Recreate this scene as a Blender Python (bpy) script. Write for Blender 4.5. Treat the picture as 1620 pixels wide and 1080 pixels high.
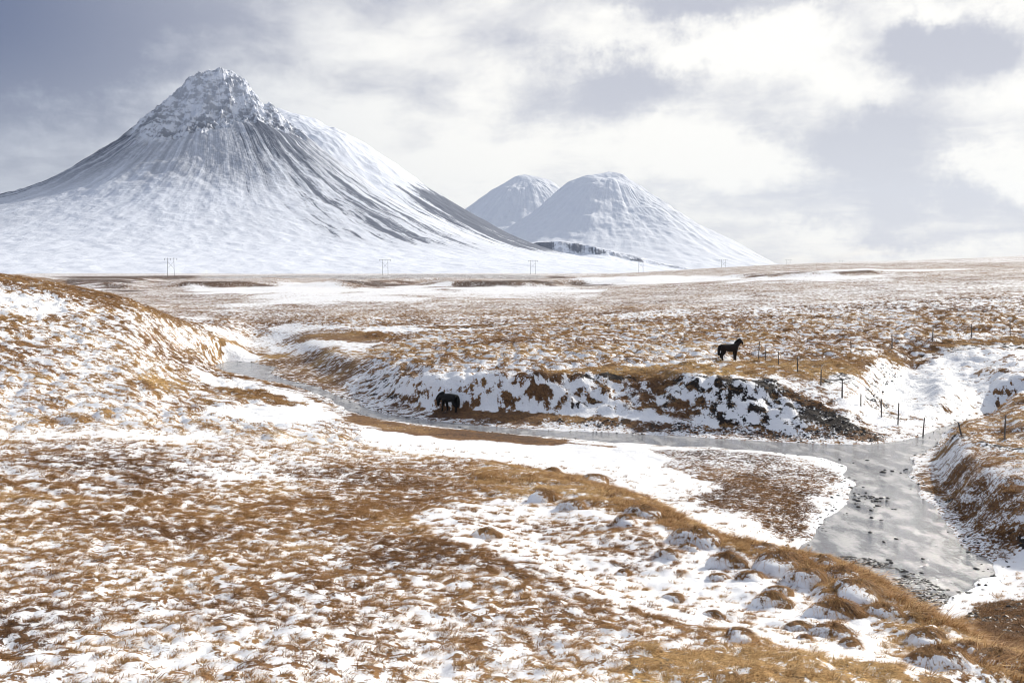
import bpy, bmesh, math, random
import numpy as np
from mathutils import Vector, Matrix, Euler

# ------------------------------------------------------------------ scene, camera, sky, sun
for o in list(bpy.data.objects):
    bpy.data.objects.remove(o, do_unlink=True)
SC = bpy.context.scene
COL = SC.collection
ZC = 10.7                      # eye height above the river
PITCH = math.radians(4.0)
F = 1575.0                     # focal length in photo pixels (35 mm lens)

cam_d = bpy.data.cameras.new('camera')
cam_d.sensor_width = 36.0
cam_d.lens = 35.0
cam_d.clip_start = 0.1
cam_d.clip_end = 60000
cam = bpy.data.objects.new('camera', cam_d)
COL.objects.link(cam)
cam.location = (0, 0, ZC)
cam.rotation_euler = (math.pi / 2 - PITCH, 0, 0)
SC.camera = cam

SUN_AZ = math.radians(50)      # to the right of the view direction (+Y), sun behind the scene
SUN_EL = math.radians(27)
sun_d = bpy.data.lights.new('sun', 'SUN')
sun_d.energy = 5.0
sun_d.angle = math.radians(0.8)
sun_d.color = (1.0, 0.93, 0.82)
sun = bpy.data.objects.new('sun', sun_d)
COL.objects.link(sun)
SDIR = Vector((math.sin(SUN_AZ) * math.cos(SUN_EL), math.cos(SUN_AZ) * math.cos(SUN_EL), math.sin(SUN_EL)))
sun.rotation_euler = SDIR.to_track_quat('Z', 'Y').to_euler()

SC.view_settings.view_transform = 'Standard'
SC.view_settings.look = 'None'
SC.view_settings.exposure = 0.20
SC.view_settings.gamma = 1.0
SC.view_settings.use_curve_mapping = False
SC.render.engine = 'CYCLES'
SC.cycles.use_denoising = True
SC.cycles.denoising_input_passes = 'RGB_ALBEDO_NORMAL'
SC.cycles.denoising_prefilter = 'ACCURATE'
SC.cycles.max_bounces = 4
SC.cycles.diffuse_bounces = 2
SC.cycles.transparent_max_bounces = 8
SC.cycles.volume_bounces = 0
SC.cycles.filter_width = 1.0

class NT:
    """small helper to write node trees as expressions"""
    def __init__(self, tree):
        self.t = tree
        self.n = tree.nodes
        self.l = tree.links
    def node(self, kind, **props):
        nd = self.n.new(kind)
        for k, v in props.items():
            setattr(nd, k, v)
        return nd
    def put(self, sock, v):
        if v is None:
            return
        if isinstance(v, bpy.types.NodeSocket):
            self.l.new(v, sock)
        else:
            if sock.type == 'RGBA' and len(v) == 3:
                v = (*v, 1.0)
            sock.default_value = v
    def m(self, op, a, b=None, c=None, clamp=False):
        nd = self.node('ShaderNodeMath', operation=op, use_clamp=clamp)
        for i, v in enumerate((a, b, c)):
            self.put(nd.inputs[i], v)
        return nd.outputs[0]
    def vm(self, op, a, b=None, scale=None):
        nd = self.node('ShaderNodeVectorMath', operation=op)
        self.put(nd.inputs[0], a)
        if b is not None:
            self.put(nd.inputs[1], b)
        if scale is not None:
            self.put(nd.inputs['Scale'], scale)
        return nd.outputs['Value'] if op in ('DOT_PRODUCT', 'LENGTH') else nd.outputs[0]
    def mix(self, f, a, b, blend='MIX'):
        nd = self.node('ShaderNodeMix', data_type='RGBA', blend_type=blend)
        self.put(nd.inputs['Factor'], f)
        self.put(nd.inputs[6], a)
        self.put(nd.inputs[7], b)
        return nd.outputs[2]
    def noise(self, vec, scale, detail=3.0, rough=0.5, dist=0.0, color=False):
        nd = self.node('ShaderNodeTexNoise')
        self.put(nd.inputs['Vector'], vec)
        self.put(nd.inputs['Scale'], scale)
        nd.inputs['Detail'].default_value = detail
        nd.inputs['Roughness'].default_value = rough
        nd.inputs['Distortion'].default_value = dist
        return nd.outputs['Color' if color else 'Fac']
    def smooth(self, v, lo, hi, a=0.0, b=1.0):
        nd = self.node('ShaderNodeMapRange', interpolation_type='SMOOTHSTEP')
        for s, x in zip(('Value', 'From Min', 'From Max', 'To Min', 'To Max'), (v, lo, hi, a, b)):
            self.put(nd.inputs[s], x)
        return nd.outputs[0]
    def comb(self, x, y, z):
        nd = self.node('ShaderNodeCombineXYZ')
        for i, v in enumerate((x, y, z)):
            self.put(nd.inputs[i], v)
        return nd.outputs[0]
    def sep(self, v):
        nd = self.node('ShaderNodeSeparateXYZ')
        self.put(nd.inputs[0], v)
        return nd.outputs
    def attr(self, name, kind='GEOMETRY', out='Fac'):
        nd = self.node('ShaderNodeAttribute', attribute_type=kind)
        nd.attribute_name = name
        return nd.outputs[out]

def build_world():
    w = bpy.data.worlds.new('World')
    SC.world = w
    w.use_nodes = True
    w.node_tree.nodes.clear()
    N = NT(w.node_tree)
    tc = N.node('ShaderNodeTexCoord').outputs['Generated']
    d = N.vm('NORMALIZE', tc)
    x, y, z = N.sep(d)
    sky = N.node('ShaderNodeTexSky', sky_type='NISHITA')
    sky.sun_disc = False
    sky.sun_elevation = SUN_EL
    sky.sun_rotation = SUN_AZ
    sky.air_density = 1.0
    sky.dust_density = 1.5
    # cloud sheet: flat layer seen in perspective
    zc = N.m('MAXIMUM', z, 0.0)
    k = N.m('DIVIDE', 1.0, N.m('ADD', zc, 0.16))
    p = N.comb(N.m('MULTIPLY', x, k), N.m('MULTIPLY', y, k), N.m('MULTIPLY', z, 1.2))
    warp = N.vm('SCALE', N.vm('SUBTRACT', N.noise(p, 1.3, 4, 0.55, color=True), (0.5, 0.5, 0.5)), scale=0.55)
    pw = N.vm('ADD', p, warp)
    n1 = N.noise(N.vm('ADD', pw, (3.1, 1.7, 0.0)), 0.9, 7, 0.52)
    n2 = N.noise(N.vm('ADD', pw, (9.3, 4.2, 2.0)), 2.6, 6, 0.55)
    n3 = N.noise(N.vm('MULTIPLY', N.vm('ADD', d, N.vm('SCALE', warp, scale=0.25)), (1, 1, 1.7)), 8.0, 8, 0.60)
    base = N.m('ADD', N.m('MULTIPLY', n1, 0.36), N.m('ADD', N.m('MULTIPLY', n2, 0.26), N.m('MULTIPLY', n3, 0.38)))
    # cumulus masses standing in the sky ahead: tangent coordinates of the direction, edges warped
    yy = N.m('MAXIMUM', y, 0.05)
    wv = N.sep(N.vm('SCALE', N.vm('SUBTRACT', N.noise(d, 6.0, 9, 0.64, color=True), (0.5, 0.5, 0.5)), scale=0.34))
    u = N.m('ADD', N.m('DIVIDE', x, yy), wv[0])
    v = N.m('ADD', N.m('DIVIDE', z, yy), N.m('MULTIPLY', wv[1], 0.6))
    # (azimuth tangent, elevation tangent, half width, half height, amount)
    blobs = [(0.08, 0.185, 0.11, 0.030, -0.12), (0.17, 0.20, 0.06, 0.030, -0.10), (0.15, 0.255, 0.07, 0.016, -0.13),
             (0.43, 0.215, 0.075, 0.035, -0.24), (0.33, 0.125, 0.085, 0.038, -0.22), (0.40, 0.065, 0.04, 0.022, -0.15),
             (0.25, 0.06, 0.12, 0.025, -0.10), (0.50, 0.055, 0.05, 0.022, -0.13), (-0.10, 0.16, 0.10, 0.03, 0.06),
             (0.10, 0.235, 0.06, 0.022, 0.12), (0.23, 0.225, 0.055, 0.025, 0.16), (0.20, 0.10, 0.08, 0.022, 0.12),
             (0.49, 0.10, 0.03, 0.020, 0.17), (0.42, 0.265, 0.10, 0.014, 0.12), (0.30, 0.19, 0.05, 0.03, 0.06),
             (0.34, 0.02, 0.12, 0.022, 0.12), (0.02, 0.10, 0.14, 0.03, 0.10), (-0.50, 0.23, 0.20, 0.08, -0.34), (-0.30, 0.15, 0.20, 0.05, 0.10), (-0.12, 0.24, 0.16, 0.03, 0.05),
             (0.52, 0.17, 0.05, 0.02, 0.10), (0.28, 0.265, 0.07, 0.012, -0.10), (0.56, 0.24, 0.04, 0.03, 0.12)]
    acc = None
    for (bu, bv, su, sv, amp) in blobs:
        du = N.m('DIVIDE', N.m('SUBTRACT', u, bu), su)
        dv = N.m('DIVIDE', N.m('SUBTRACT', v, bv), sv)
        q = N.m('ADD', N.m('MULTIPLY', du, du), N.m('MULTIPLY', dv, dv))
        g = N.m('MULTIPLY', N.m('EXPONENT', N.m('MULTIPLY', q, -0.8)), amp)
        acc = g if acc is None else N.m('ADD', acc, g)
    acc = N.m('MULTIPLY', acc, N.smooth(y, 0.1, 0.4))
    val = N.m('ADD', base, acc)
    # thickness -> tone: thin bright cloud, thick grey undersides
    t = N.smooth(val, 0.35, 0.60)
    # towards the sun the sheet is brighter, away from it slate blue
    sd = N.vm('DOT_PRODUCT', d, tuple(SDIR))
    near = N.smooth(sd, 0.20, 0.64)
    dark = N.mix(near, (0.075, 0.11, 0.22), (0.47, 0.485, 0.555))
    lite = N.mix(near, (0.38, 0.44, 0.57), (0.93, 0.915, 0.875))
    low = N.smooth(z, 0.02, 0.24)       # the sheet thins towards the horizon
    dark = N.mix(low, N.mix(0.50, dark, (0.70, 0.71, 0.74)), dark)
    lite = N.mix(low, N.mix(0.60, lite, (0.84, 0.83, 0.80)), lite)
    cc = N.mix(t, dark, lite)
    cover = N.smooth(n1, 0.18, 0.42, 0.80, 0.97)
    b1 = N.node('ShaderNodeBackground')
    N.put(b1.inputs['Color'], sky.outputs[0])
    b1.inputs['Strength'].default_value = 0.10
    b2 = N.node('ShaderNodeBackground')
    N.put(b2.inputs['Color'], cc)
    b2.inputs['Strength'].default_value = 1.0
    mx = N.node('ShaderNodeMixShader')
    N.put(mx.inputs[0], cover)
    N.l.new(b1.outputs[0], mx.inputs[1])
    N.l.new(b2.outputs[0], mx.inputs[2])
    out = N.node('ShaderNodeOutputWorld')
    N.l.new(mx.outputs[0], out.inputs['Surface'])
build_world()

# ------------------------------------------------------------------ numpy noise
def hash2(ix, iy, seed=0):
    h = (ix.astype(np.int64) * 374761393 + iy.astype(np.int64) * 668265263 + seed * 1442695041) & 0xFFFFFFFF
    h = ((h ^ (h >> 13)) * 1274126177) & 0xFFFFFFFF
    h = (h ^ (h >> 16)) & 0xFFFFFFFF
    h = (h * 2246822519) & 0xFFFFFFFF
    h = h ^ (h >> 15)
    return (h & 0xFFFFFF) / float(0x1000000)

def vnoise(x, y, seed=0):
    ix = np.floor(x); iy = np.floor(y)
    fx = x - ix; fy = y - iy
    ux = fx * fx * fx * (fx * (fx * 6 - 15) + 10)
    uy = fy * fy * fy * (fy * (fy * 6 - 15) + 10)
    a = hash2(ix, iy, seed); b = hash2(ix + 1, iy, seed)
    c = hash2(ix, iy + 1, seed); d = hash2(ix + 1, iy + 1, seed)
    return (a + (b - a) * ux) * (1 - uy) + (c + (d - c) * ux) * uy

def fbm(x, y, scale, octaves=4, seed=0, gain=0.5, spacing=None):
    """-1..1 fractal noise, octaves finer than the grid spacing fade out"""
    s = 0.0; amp = 1.0; tot = 0.0; f = 1.0 / scale
    for o in range(octaves):
        ca, sa = math.cos(0.6 * o + 0.3), math.sin(0.6 * o + 0.3)
        xr = (x * ca - y * sa) * f + 17.3 * o
        yr = (x * sa + y * ca) * f - 9.1 * o
        n = vnoise(xr, yr, seed + o * 7) * 2 - 1
        if spacing is not None:
            n = n * np.clip((1.0 / f) / (spacing * 1.6) - 0.5, 0, 1)
        s = s + n * amp
        tot += amp
        amp *= gain; f *= 2.03
    return s / tot * 1.6

def smooth(x, a, b):
    t = np.clip((x - a) / (b - a), 0, 1)
    return t * t * (3 - 2 * t)

def bumps(x, y, cell, seed=0, fill=0.85, rmin=0.55, rmax=0.85):
    """domes on a jittered grid: height 0..1 and offset from the dome's middle"""
    ix = np.floor(x / cell); iy = np.floor(y / cell)
    best = np.zeros_like(x); bx = np.zeros_like(x); by = np.zeros_like(x)
    for dx in (-1, 0, 1):
        for dy in (-1, 0, 1):
            cx = ix + dx; cy = iy + dy
            px = (cx + 0.15 + 0.7 * hash2(cx, cy, seed)) * cell
            py = (cy + 0.15 + 0.7 * hash2(cx, cy, seed + 11)) * cell
            R = cell * (rmin + (rmax - rmin) * hash2(cx, cy, seed + 23))
            hh = np.where(hash2(cx, cy, seed + 31) < fill, 0.45 + 0.55 * hash2(cx, cy, seed + 41), 0)
            ex = (x - px) / R; ey = (y - py) / R
            q = ex * ex + ey * ey
            h = hh * np.clip(1 - q, 0, 1) ** 0.8
            up = h > best
            best = np.where(up, h, best)
            bx = np.where(up, ex, bx); by = np.where(up, ey, by)
    return best, bx, by

def pchip(xk, yk, x):
    xk = np.asarray(xk, float); yk = np.asarray(yk, float)
    h = np.diff(xk); d = np.diff(yk) / h
    m = np.zeros_like(yk)
    w1 = 2 * h[1:] + h[:-1]; w2 = h[1:] + 2 * h[:-1]
    ok = d[:-1] * d[1:] > 0
    with np.errstate(divide='ignore', invalid='ignore'):
        mm = (w1 + w2) / (w1 / d[:-1] + w2 / d[1:])
    m[1:-1] = np.where(ok, mm, 0)
    m[0] = d[0]; m[-1] = d[-1]
    x = np.clip(x, xk[0], xk[-1])
    i = np.clip(np.searchsorted(xk, x) - 1, 0, len(xk) - 2)
    t = (x - xk[i]) / h[i]
    return ((1 + 2 * t) * (1 - t) ** 2 * yk[i] + t * (1 - t) ** 2 * h[i] * m[i]
            + t * t * (3 - 2 * t) * yk[i + 1] + t * t * (t - 1) * h[i] * m[i + 1])

# ------------------------------------------------------------------ survey of the land: depth profiles for a fan of bearings
def ray(px, py):
    up = (540.0 - py) / F
    fw = math.cos(PITCH) + up * math.sin(PITCH)
    return ((px - 810.0) / F / fw, (up * math.cos(PITCH) - math.sin(PITCH)) / fw)

def at(px, py, z=0.0):
    sx, sz = ray(px, py)
    Y = (z - ZC) / sz
    return (sx * Y, Y)

def R_(r, z):
    return ('r', r, z)

PROF = {
 -200: [(1080,5.4),(960,4.9),(880,4.7),(800,4.5),(740,4.3),(680,4.1),(640,4.3),(600,4.8),(560,5.7),(520,6.8),(480,8.4),R_(112,12.0),R_(150,9),R_(250,6),R_(450,6)],
 0:    [(1080,5.2),(960,4.7),(880,4.4),(800,4.1),(740,3.8),(680,3.5),(640,3.6),(600,4.0),(560,4.9),(520,6.1),(480,7.8),(434,10.42),R_(150,7),R_(250,5),R_(450,5.6)],
 200:  [(1080,5.2),(960,4.6),(880,4.2),(800,3.8),(740,3.4),(660,3.0),(620,3.1),(590,3.4),(560,4.0),(535,4.8),(510,5.8),(475,7.5),R_(150,4.5),R_(250,4.5),R_(450,5.6)],
 300:  [(1080,5.2),(960,4.5),(880,4.0),(800,3.5),(740,3.0),(640,1.9),(600,1.5),(580,1.5),(562,1.9),(546,2.6),(530,3.4),(514,4.3),R_(150,3.4),R_(250,4.2),R_(450,5.6)],
 350:  [(1080,5.2),(960,4.5),(880,4.0),(800,3.4),(740,2.9),(640,1.6),(594,.35),(577,.5),(560,1.4),(545,2.1),(532,2.7),(516,3.2),R_(155,3.2),R_(250,4.2),R_(450,5.6)],
 400:  [(1080,5.2),(960,4.5),(880,3.9),(800,3.3),(740,2.7),(640,1.2),(597,.2),(576,.2),(562,.4),(545,.9),(530,1.5),(518,2.3),(500,3.2),R_(250,4.2),R_(450,5.6)],
 560:  [(1080,5.1),(960,4.4),(880,3.8),(800,3.0),(745,2.3),(690,1.2),(655,.2),(638,.2),(622,.3),(595,1.0),(563,2.1),(540,2.3),(512,3.1),R_(250,4.4),R_(450,5.6)],
 700:  [(1080,5.0),(960,4.3),(860,3.7),(800,2.9),(745,2.0),(705,1.0),(680,.2),(664,.2),(648,.5),(598,2.6),(565,2.9),(535,2.9),(512,3.2),R_(250,4.6),R_(450,5.7)],
 850:  [(1080,5.0),(980,4.4),(893,3.8),(850,3.0),(762,2.4),(735,.7),(693,.2),(682,.2),(655,.6),(592,3.1),(560,3.3),(530,3.5),(510,3.7),R_(250,4.8),R_(450,6.2)],
 1000: [(1080,5.0),(1020,4.7),(965,4.2),(920,3.4),(795,2.7),(770,.6),(703,.2),(688,.2),(664,.6),(588,3.1),(560,3.4),(530,3.7),(505,4.1),R_(250,5.3),R_(450,7.3)],
 1150: [(1080,5.0),(1045,4.8),(1010,4.4),(965,3.6),(858,2.9),(830,.5),(716,.2),(695,.2),(674,.5),(600,3.2),(570,3.45),(530,4.0),(500,4.5),R_(250,6.2),R_(450,9.0)],
 1270: [(1080,4.9),(1055,4.8),(1033,4.5),(990,3.7),(888,3.0),(866,.35),(714,.2),(700,.2),(688,.4),(600,3.0),(570,3.5),(530,4.1),(500,4.8),R_(250,7.0),R_(450,10.3)],
 1340: [(1080,4.8),(1062,4.7),(1045,4.5),(1005,3.8),(908,3.0),(885,.2),(712,.2),(704,.2),(690,.4),(600,2.9),(570,3.5),(530,4.2),(500,5.0),R_(250,7.5),R_(450,11.0)],
 1450: [(1080,4.6),(1070,4.6),(1060,4.5),(1030,4.0),(965,3.2),(955,.3),(900,.2),(705,.2),(660,.6),(610,1.3),(558,3.2),(545,3.8),(500,5.4),R_(250,8.2),R_(450,12.2)],
 1560: [(1085,4.4),(1078,4.4),(1068,4.3),(1055,4.1),(1035,3.8),(985,.35),(940,.25),(875,.3),(840,.9),(720,1.8),(640,.9),(545,3.9),(500,5.6),R_(250,9.0),R_(450,13.3)],
 1620: [(1085,4.2),(1080,4.2),(1074,4.15),(1068,4.1),(1060,4.0),(990,.35),(930,.3),(880,.4),(845,1.0),(740,2.0),(650,1.9),(545,3.9),(500,5.7),R_(250,9.3),R_(450,14.0)],
 1850: [(1085,4.1),(1080,4.1),(1074,4.05),(1068,4.0),(1060,3.9),(990,.45),(930,.5),(880,.8),(845,1.6),(740,2.4),(650,2.4),(545,4.1),(500,6.0),R_(250,10),R_(450,15)],
}
FAR = {-200:(7.2,7.5),0:(7.2,7.5),200:(7.2,7.5),300:(7.2,7.5),350:(7.2,7.5),400:(7.2,7.5),560:(7.2,7.5),700:(7.3,7.5),850:(7.8,7.5),
       1000:(9.6,8),1150:(14.5,11),1270:(17.2,13),1340:(18.4,14),1450:(19.9,15),1560:(21.6,16),1620:(22.2,16),1850:(24,17)}
cols = sorted(PROF)
col_th = np.array([math.atan((c - 810) / F) for c in cols])
Rk, Zk = [], []
for c in cols:
    rr = [0.5, 7.0]; zz = [8.9, 7.1]
    for e in PROF[c]:
        if e[0] == 'r':
            rr.append(e[1]); zz.append(e[2])
        else:
            x, y = at(c, e[0], e[1]); rr.append(math.hypot(x, y)); zz.append(e[1])
    for i in range(1, len(rr)):
        if rr[i] < rr[i - 1] * 1.008 + 0.05:
            rr[i] = rr[i - 1] * 1.008 + 0.05
    rr += [900, 2000, 14000]; zz += [FAR[c][0], FAR[c][1], 7.5]
    Rk.append(rr); Zk.append(zz)
Rk = np.log(np.array(Rk)); Zk = np.array(Zk)

# polar grid round the eye point: fine ahead, coarse behind
dense = np.radians(np.arange(-31.0, 31.001, 0.086))
side = np.radians(np.array([32, 33.5, 36, 39, 43, 48, 55, 65, 78, 92, 108, 125, 142, 160, 175]))
TH = np.concatenate([-side[::-1], dense, side])
rl = [0.8]
while rl[-1] < 9000:
    r = rl[-1]
    rl.append(r + (0.6 if r < 10.5 else max(0.10, 0.0047 * r) if r < 160 else 0.011 * r))
RR = np.array(rl)
NT_, NR_ = len(TH), len(RR)
thc = np.clip(TH, col_th[0], col_th[-1])
Rth = np.array([pchip(col_th, Rk[:, k], thc) for k in range(Rk.shape[1])])
Zth = np.array([pchip(col_th, Zk[:, k], thc) for k in range(Rk.shape[1])])
LR = np.log(RR)
H0 = np.empty((NR_, NT_))
for j in range(NT_):
    rk = np.maximum.accumulate(Rth[:, j] + np.arange(Rth.shape[0]) * 1e-4)
    H0[:, j] = pchip(rk, Zth[:, j], LR)
# soften the hand-set profile a little across bearings
for _ in range(6):
    H0[:, 1:-1] = 0.25 * H0[:, :-2] + 0.5 * H0[:, 1:-1] + 0.25 * H0[:, 2:]
GX = RR[:, None] * np.sin(TH)[None, :]
GY = RR[:, None] * np.cos(TH)[None, :]
SP = np.maximum(np.gradient(RR)[:, None], (RR * math.radians(0.086))[:, None]) * np.ones((1, NT_))

def sample(A, x, y):
    x = np.asarray(x, float); y = np.asarray(y, float)
    r = np.hypot(x, y); th = np.arctan2(x, y)
    fi = np.interp(r, RR, np.arange(NR_)); fj = np.interp(th, TH, np.arange(NT_))
    i = np.clip(fi.astype(int), 0, NR_ - 2); j = np.clip(fj.astype(int), 0, NT_ - 2)
    a = fi - i; b = fj - j
    return (A[i, j] * (1 - a) * (1 - b) + A[i + 1, j] * a * (1 - b) + A[i, j + 1] * (1 - a) * b + A[i + 1, j + 1] * a * b)

def ground(px, py, A=None):
    """where the sight line of a surveyed mark meets the land"""
    A = H0 if A is None else A
    sx, sz = ray(px, py)
    th = math.atan(sx)
    rs = np.exp(np.linspace(math.log(6), math.log(6000), 3000))
    xs = rs * math.sin(th); ys = rs * math.cos(th)
    g = sample(A, xs, ys) - (ZC + sz * ys)
    hit = np.nonzero(g >= 0)[0]
    if len(hit) == 0:
        return (xs[-600], ys[-600])
    i = hit[0]
    return (xs[i], ys[i])

def sdf(poly, x, y):
    """signed distance to a closed outline, negative inside"""
    P = np.array(poly); Q = np.roll(P, -1, 0)
    d2 = np.full(x.shape, 1e18); ins = np.zeros(x.shape, bool)
    for (ax, ay), (bx, by) in zip(P, Q):
        ex, ey = bx - ax, by - ay
        t = np.clip(((x - ax) * ex + (y - ay) * ey) / (ex * ex + ey * ey + 1e-12), 0, 1)
        dx = x - ax - t * ex; dy = y - ay - t * ey
        d2 = np.minimum(d2, dx * dx + dy * dy)
        c = ((ay > y) != (by > y)) & (x < (bx - ax) * (y - ay) / (by - ay + 1e-12) + ax)
        ins ^= c
    d = np.sqrt(d2)
    return np.where(ins, -d, d)

RIVER_PX = [(335,578),(360,588),(400,597),(440,605),(480,614),(520,631),(545,648),(590,660),(640,668),(700,675),(800,686),(900,694),(950,699),(1030,703),
 (1120,708),(1200,713),(1300,724),(1335,738),(1342,770),(1325,800),(1300,830),(1270,858),(1258,874),(1300,900),(1360,930),(1400,955),(1430,972),(1475,976),
 (1480,960),(1500,945),(1550,928),(1572,905),(1564,885),(1530,858),(1515,838),(1480,798),(1450,768),(1440,745),(1445,725),(1480,702),(1496,686),(1535,670),
 (1590,657),(1590,654),(1530,664),(1488,674),(1450,692),(1400,700),(1350,702),(1280,700),(1200,696),(1100,690),(1000,685),(940,683),(880,680),(800,676),
 (720,669),(660,661),(610,654),(580,644),(560,635),(530,624),(500,611),(450,599),(430,590),(440,580),(400,573),(360,571)]
RIVER = [at(px, py, 0.0) for px, py in RIVER_PX]
near_r = RR < 170
SD = np.full((NR_, NT_), 50.0)
nz = near_r.sum()
SD[:nz] = sdf(RIVER, GX[:nz], GY[:nz])
edge_n = fbm(GX, GY, 2.2, 3, 5, spacing=SP)
SDn = SD + np.clip(edge_n, -1, 1) * 0.30
H0 = np.where(RR[:, None] < 170, np.maximum(H0, 0.10), H0)
bankw = smooth(SDn, -0.2, 2.4)
H0 = np.where(SDn > 0, 0.03 + (H0 - 0.03) * bankw, -0.28 * smooth(-SDn, 0.0, 1.2) + 0.03 * smooth(SDn, -0.15, 0))

def lift(poly_px, dh, soft):
    P = [ground(px, py) for px, py in poly_px]
    S = np.s_[(RR > 120) & (RR < 1500)]
    ii = np.nonzero((RR > 120) & (RR < 1500))[0]
    S = np.s_[ii[0]:ii[-1] + 1, :]
    d = sdf(P, GX[S], GY[S]) + fbm(GX[S], GY[S], soft * 2.0, 3, 78) * soft * .5
    H0[S] += dh * (1 - smooth(d, -soft * .3, soft))
for q, dh in (([(290,448),(430,446),(455,453),(300,455)], 1.8), ([(505,453),(560,448),(650,444),(690,446),(540,456)], 1.7), ([(700,447),(860,443),(900,448),(800,453),(700,451)], 2.0),
              ([(100,446),(220,443),(200,458),(120,452)], 1.6), ([(960,445),(1010,438),(1040,440),(990,449)], 1.6), ([(1180,438),(1300,433),(1400,434),(1300,438)], 1.2)):
    lift(q, dh, 16.0)

# ------------------------------------------------------------------ cover of the land: snow share, dark soil, grass tone, hummocks
COV = np.full((NR_, NT_), 0.55); SOIL = np.zeros((NR_, NT_)); TONE = np.full((NR_, NT_), 0.45)
HS = np.full((NR_, NT_), 0.05); HL = np.full((NR_, NT_), 0.10)
def lay(poly_px, cov=None, soil=None, tone=None, hs=None, hl=None, soft=1.5, wob=0.6):
    P = [ground(px, py) for px, py in poly_px]
    pa = np.array(P)
    mx = soft * 3 + 4
    rmin = np.hypot(pa[:, 0], pa[:, 1]).min() * 0.9 - mx; rmax = np.hypot(pa[:, 0], pa[:, 1]).max() + mx
    i0 = int(np.clip(np.searchsorted(RR, max(rmin, 0.8)) - 2, 0, NR_ - 2)); i1 = int(np.clip(np.searchsorted(RR, rmax) + 2, 1, NR_))
    th = np.arctan2(pa[:, 0], pa[:, 1]); dth = mx / max(rmin, 8.0)
    j0 = int(np.clip(np.searchsorted(TH, th.min() - dth) - 1, 0, NT_ - 2)); j1 = int(np.clip(np.searchsorted(TH, th.max() + dth) + 1, 1, NT_))
    S = np.s_[i0:i1, j0:j1]
    d = sdf(P, GX[S], GY[S]) + fbm(GX[S], GY[S], soft * 1.8 + 0.4, 3, 77) * soft * wob
    a = 1 - smooth(d, -soft * 0.5, soft * 0.5)
    for A, v in ((COV, cov), (SOIL, soil), (TONE, tone), (HS, hs), (HL, hl)):
        if v is not None:
            A[S] = A[S] * (1 - a) + v * a

# far plateau
lay([(-300,600),(-300,436),(300,436),(700,435),(900,437),(1100,426),(1700,413),(1900,560),(1300,560),(600,560)], cov=.44, tone=.48, hs=.02, hl=.36, soft=4)
lay([(150,466),(450,461),(560,468),(700,470),(640,478),(400,482),(200,492)], cov=.74, soft=8)
lay([(330,500),(560,478),(880,474),(930,500),(640,512),(450,514)], cov=.46, tone=.50, soft=9, wob=1.2)
lay([(640,462),(900,456),(930,470),(700,470)], cov=.62, tone=.5, soft=6)
for q in ([(300,447),(430,446),(455,455),(300,457)], [(505,455),(560,448),(650,444),(690,447),(520,459)], [(700,447),(860,443),(905,449),(800,456),(700,452)],
          [(100,444),(230,441),(200,462),(120,454)], [(95,437),(290,436),(330,440),(240,443),(100,442)], [(860,438),(880,436),(960,450),(930,452)], [(960,445),(1010,438),(1040,440),(990,449)],
          [(1180,436),(1300,432),(1420,434),(1300,437),(1190,440)]):
    lay(q, cov=.20, soil=.10, tone=.08, hl=.05, soft=7, wob=1.5)
for q in ([(300,456),(450,455),(480,464),(300,468)], [(520,459),(690,450),(700,462),(540,470)], [(700,455),(900,452),(930,460),(720,464)], [(1180,441),(1400,438),(1400,443),(1190,446)]):
    lay(q, cov=.80, tone=.3, hl=.1, soft=7, wob=1.2)
lay([(320,437.5),(700,434.5),(860,436),(860,440),(500,441),(320,441)], cov=.45, tone=.0, soil=.25, soft=6)
lay([(430,450),(505,447),(560,462),(480,466)], cov=.82, tone=.7, soft=5)
lay([(1230,426),(1650,417),(1650,424),(1400,430)], cov=.40, tone=.5, soft=15)
lay([(1230,430),(1420,426),(1540,428),(1300,433)], cov=.95, soft=8)
lay([(900,440),(1100,434),(1200,442),(1000,452)], cov=.80, soft=8)
lay([(1100,470),(1400,450),(1700,440),(1700,500),(1400,505),(1150,500)], cov=.50, tone=.42, hl=.46, soft=6)
lay([(950,500),(1080,488),(1130,494),(1000,508)], cov=.55, soil=.2, hl=.5, soft=3)
# flats round the upper pool
lay([(300,520),(450,510),(600,536),(590,560),(540,625),(480,618),(400,592),(320,565)], cov=.42, tone=.55, hs=.03, hl=.02, soft=2)
lay([(390,577),(440,560),(560,566),(560,596),(510,615),(440,602)], cov=.34, tone=.45, hs=.05, soft=2)
lay([(430,548),(560,541),(620,545),(560,553),(430,557)], cov=.75, soft=1.5)
lay([(330,524),(500,518),(640,528),(800,520),(790,512),(650,516),(560,521),(450,514),(330,518)], cov=.74, soft=2.5)
lay([(640,519),(800,512),(860,514),(700,522)], cov=.35, soil=.6, hl=.25, soft=1)
lay([(480,530),(600,528),(640,534),(560,540),(480,538)], cov=.10, tone=.6, soft=1.5)
lay([(345,548),(380,546),(450,562),(440,568),(390,556)], cov=.05, tone=.65, soil=.2, soft=.8)
lay([(350,556),(385,552),(410,564),(400,572),(350,570)], cov=.95, soft=.8)
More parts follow.
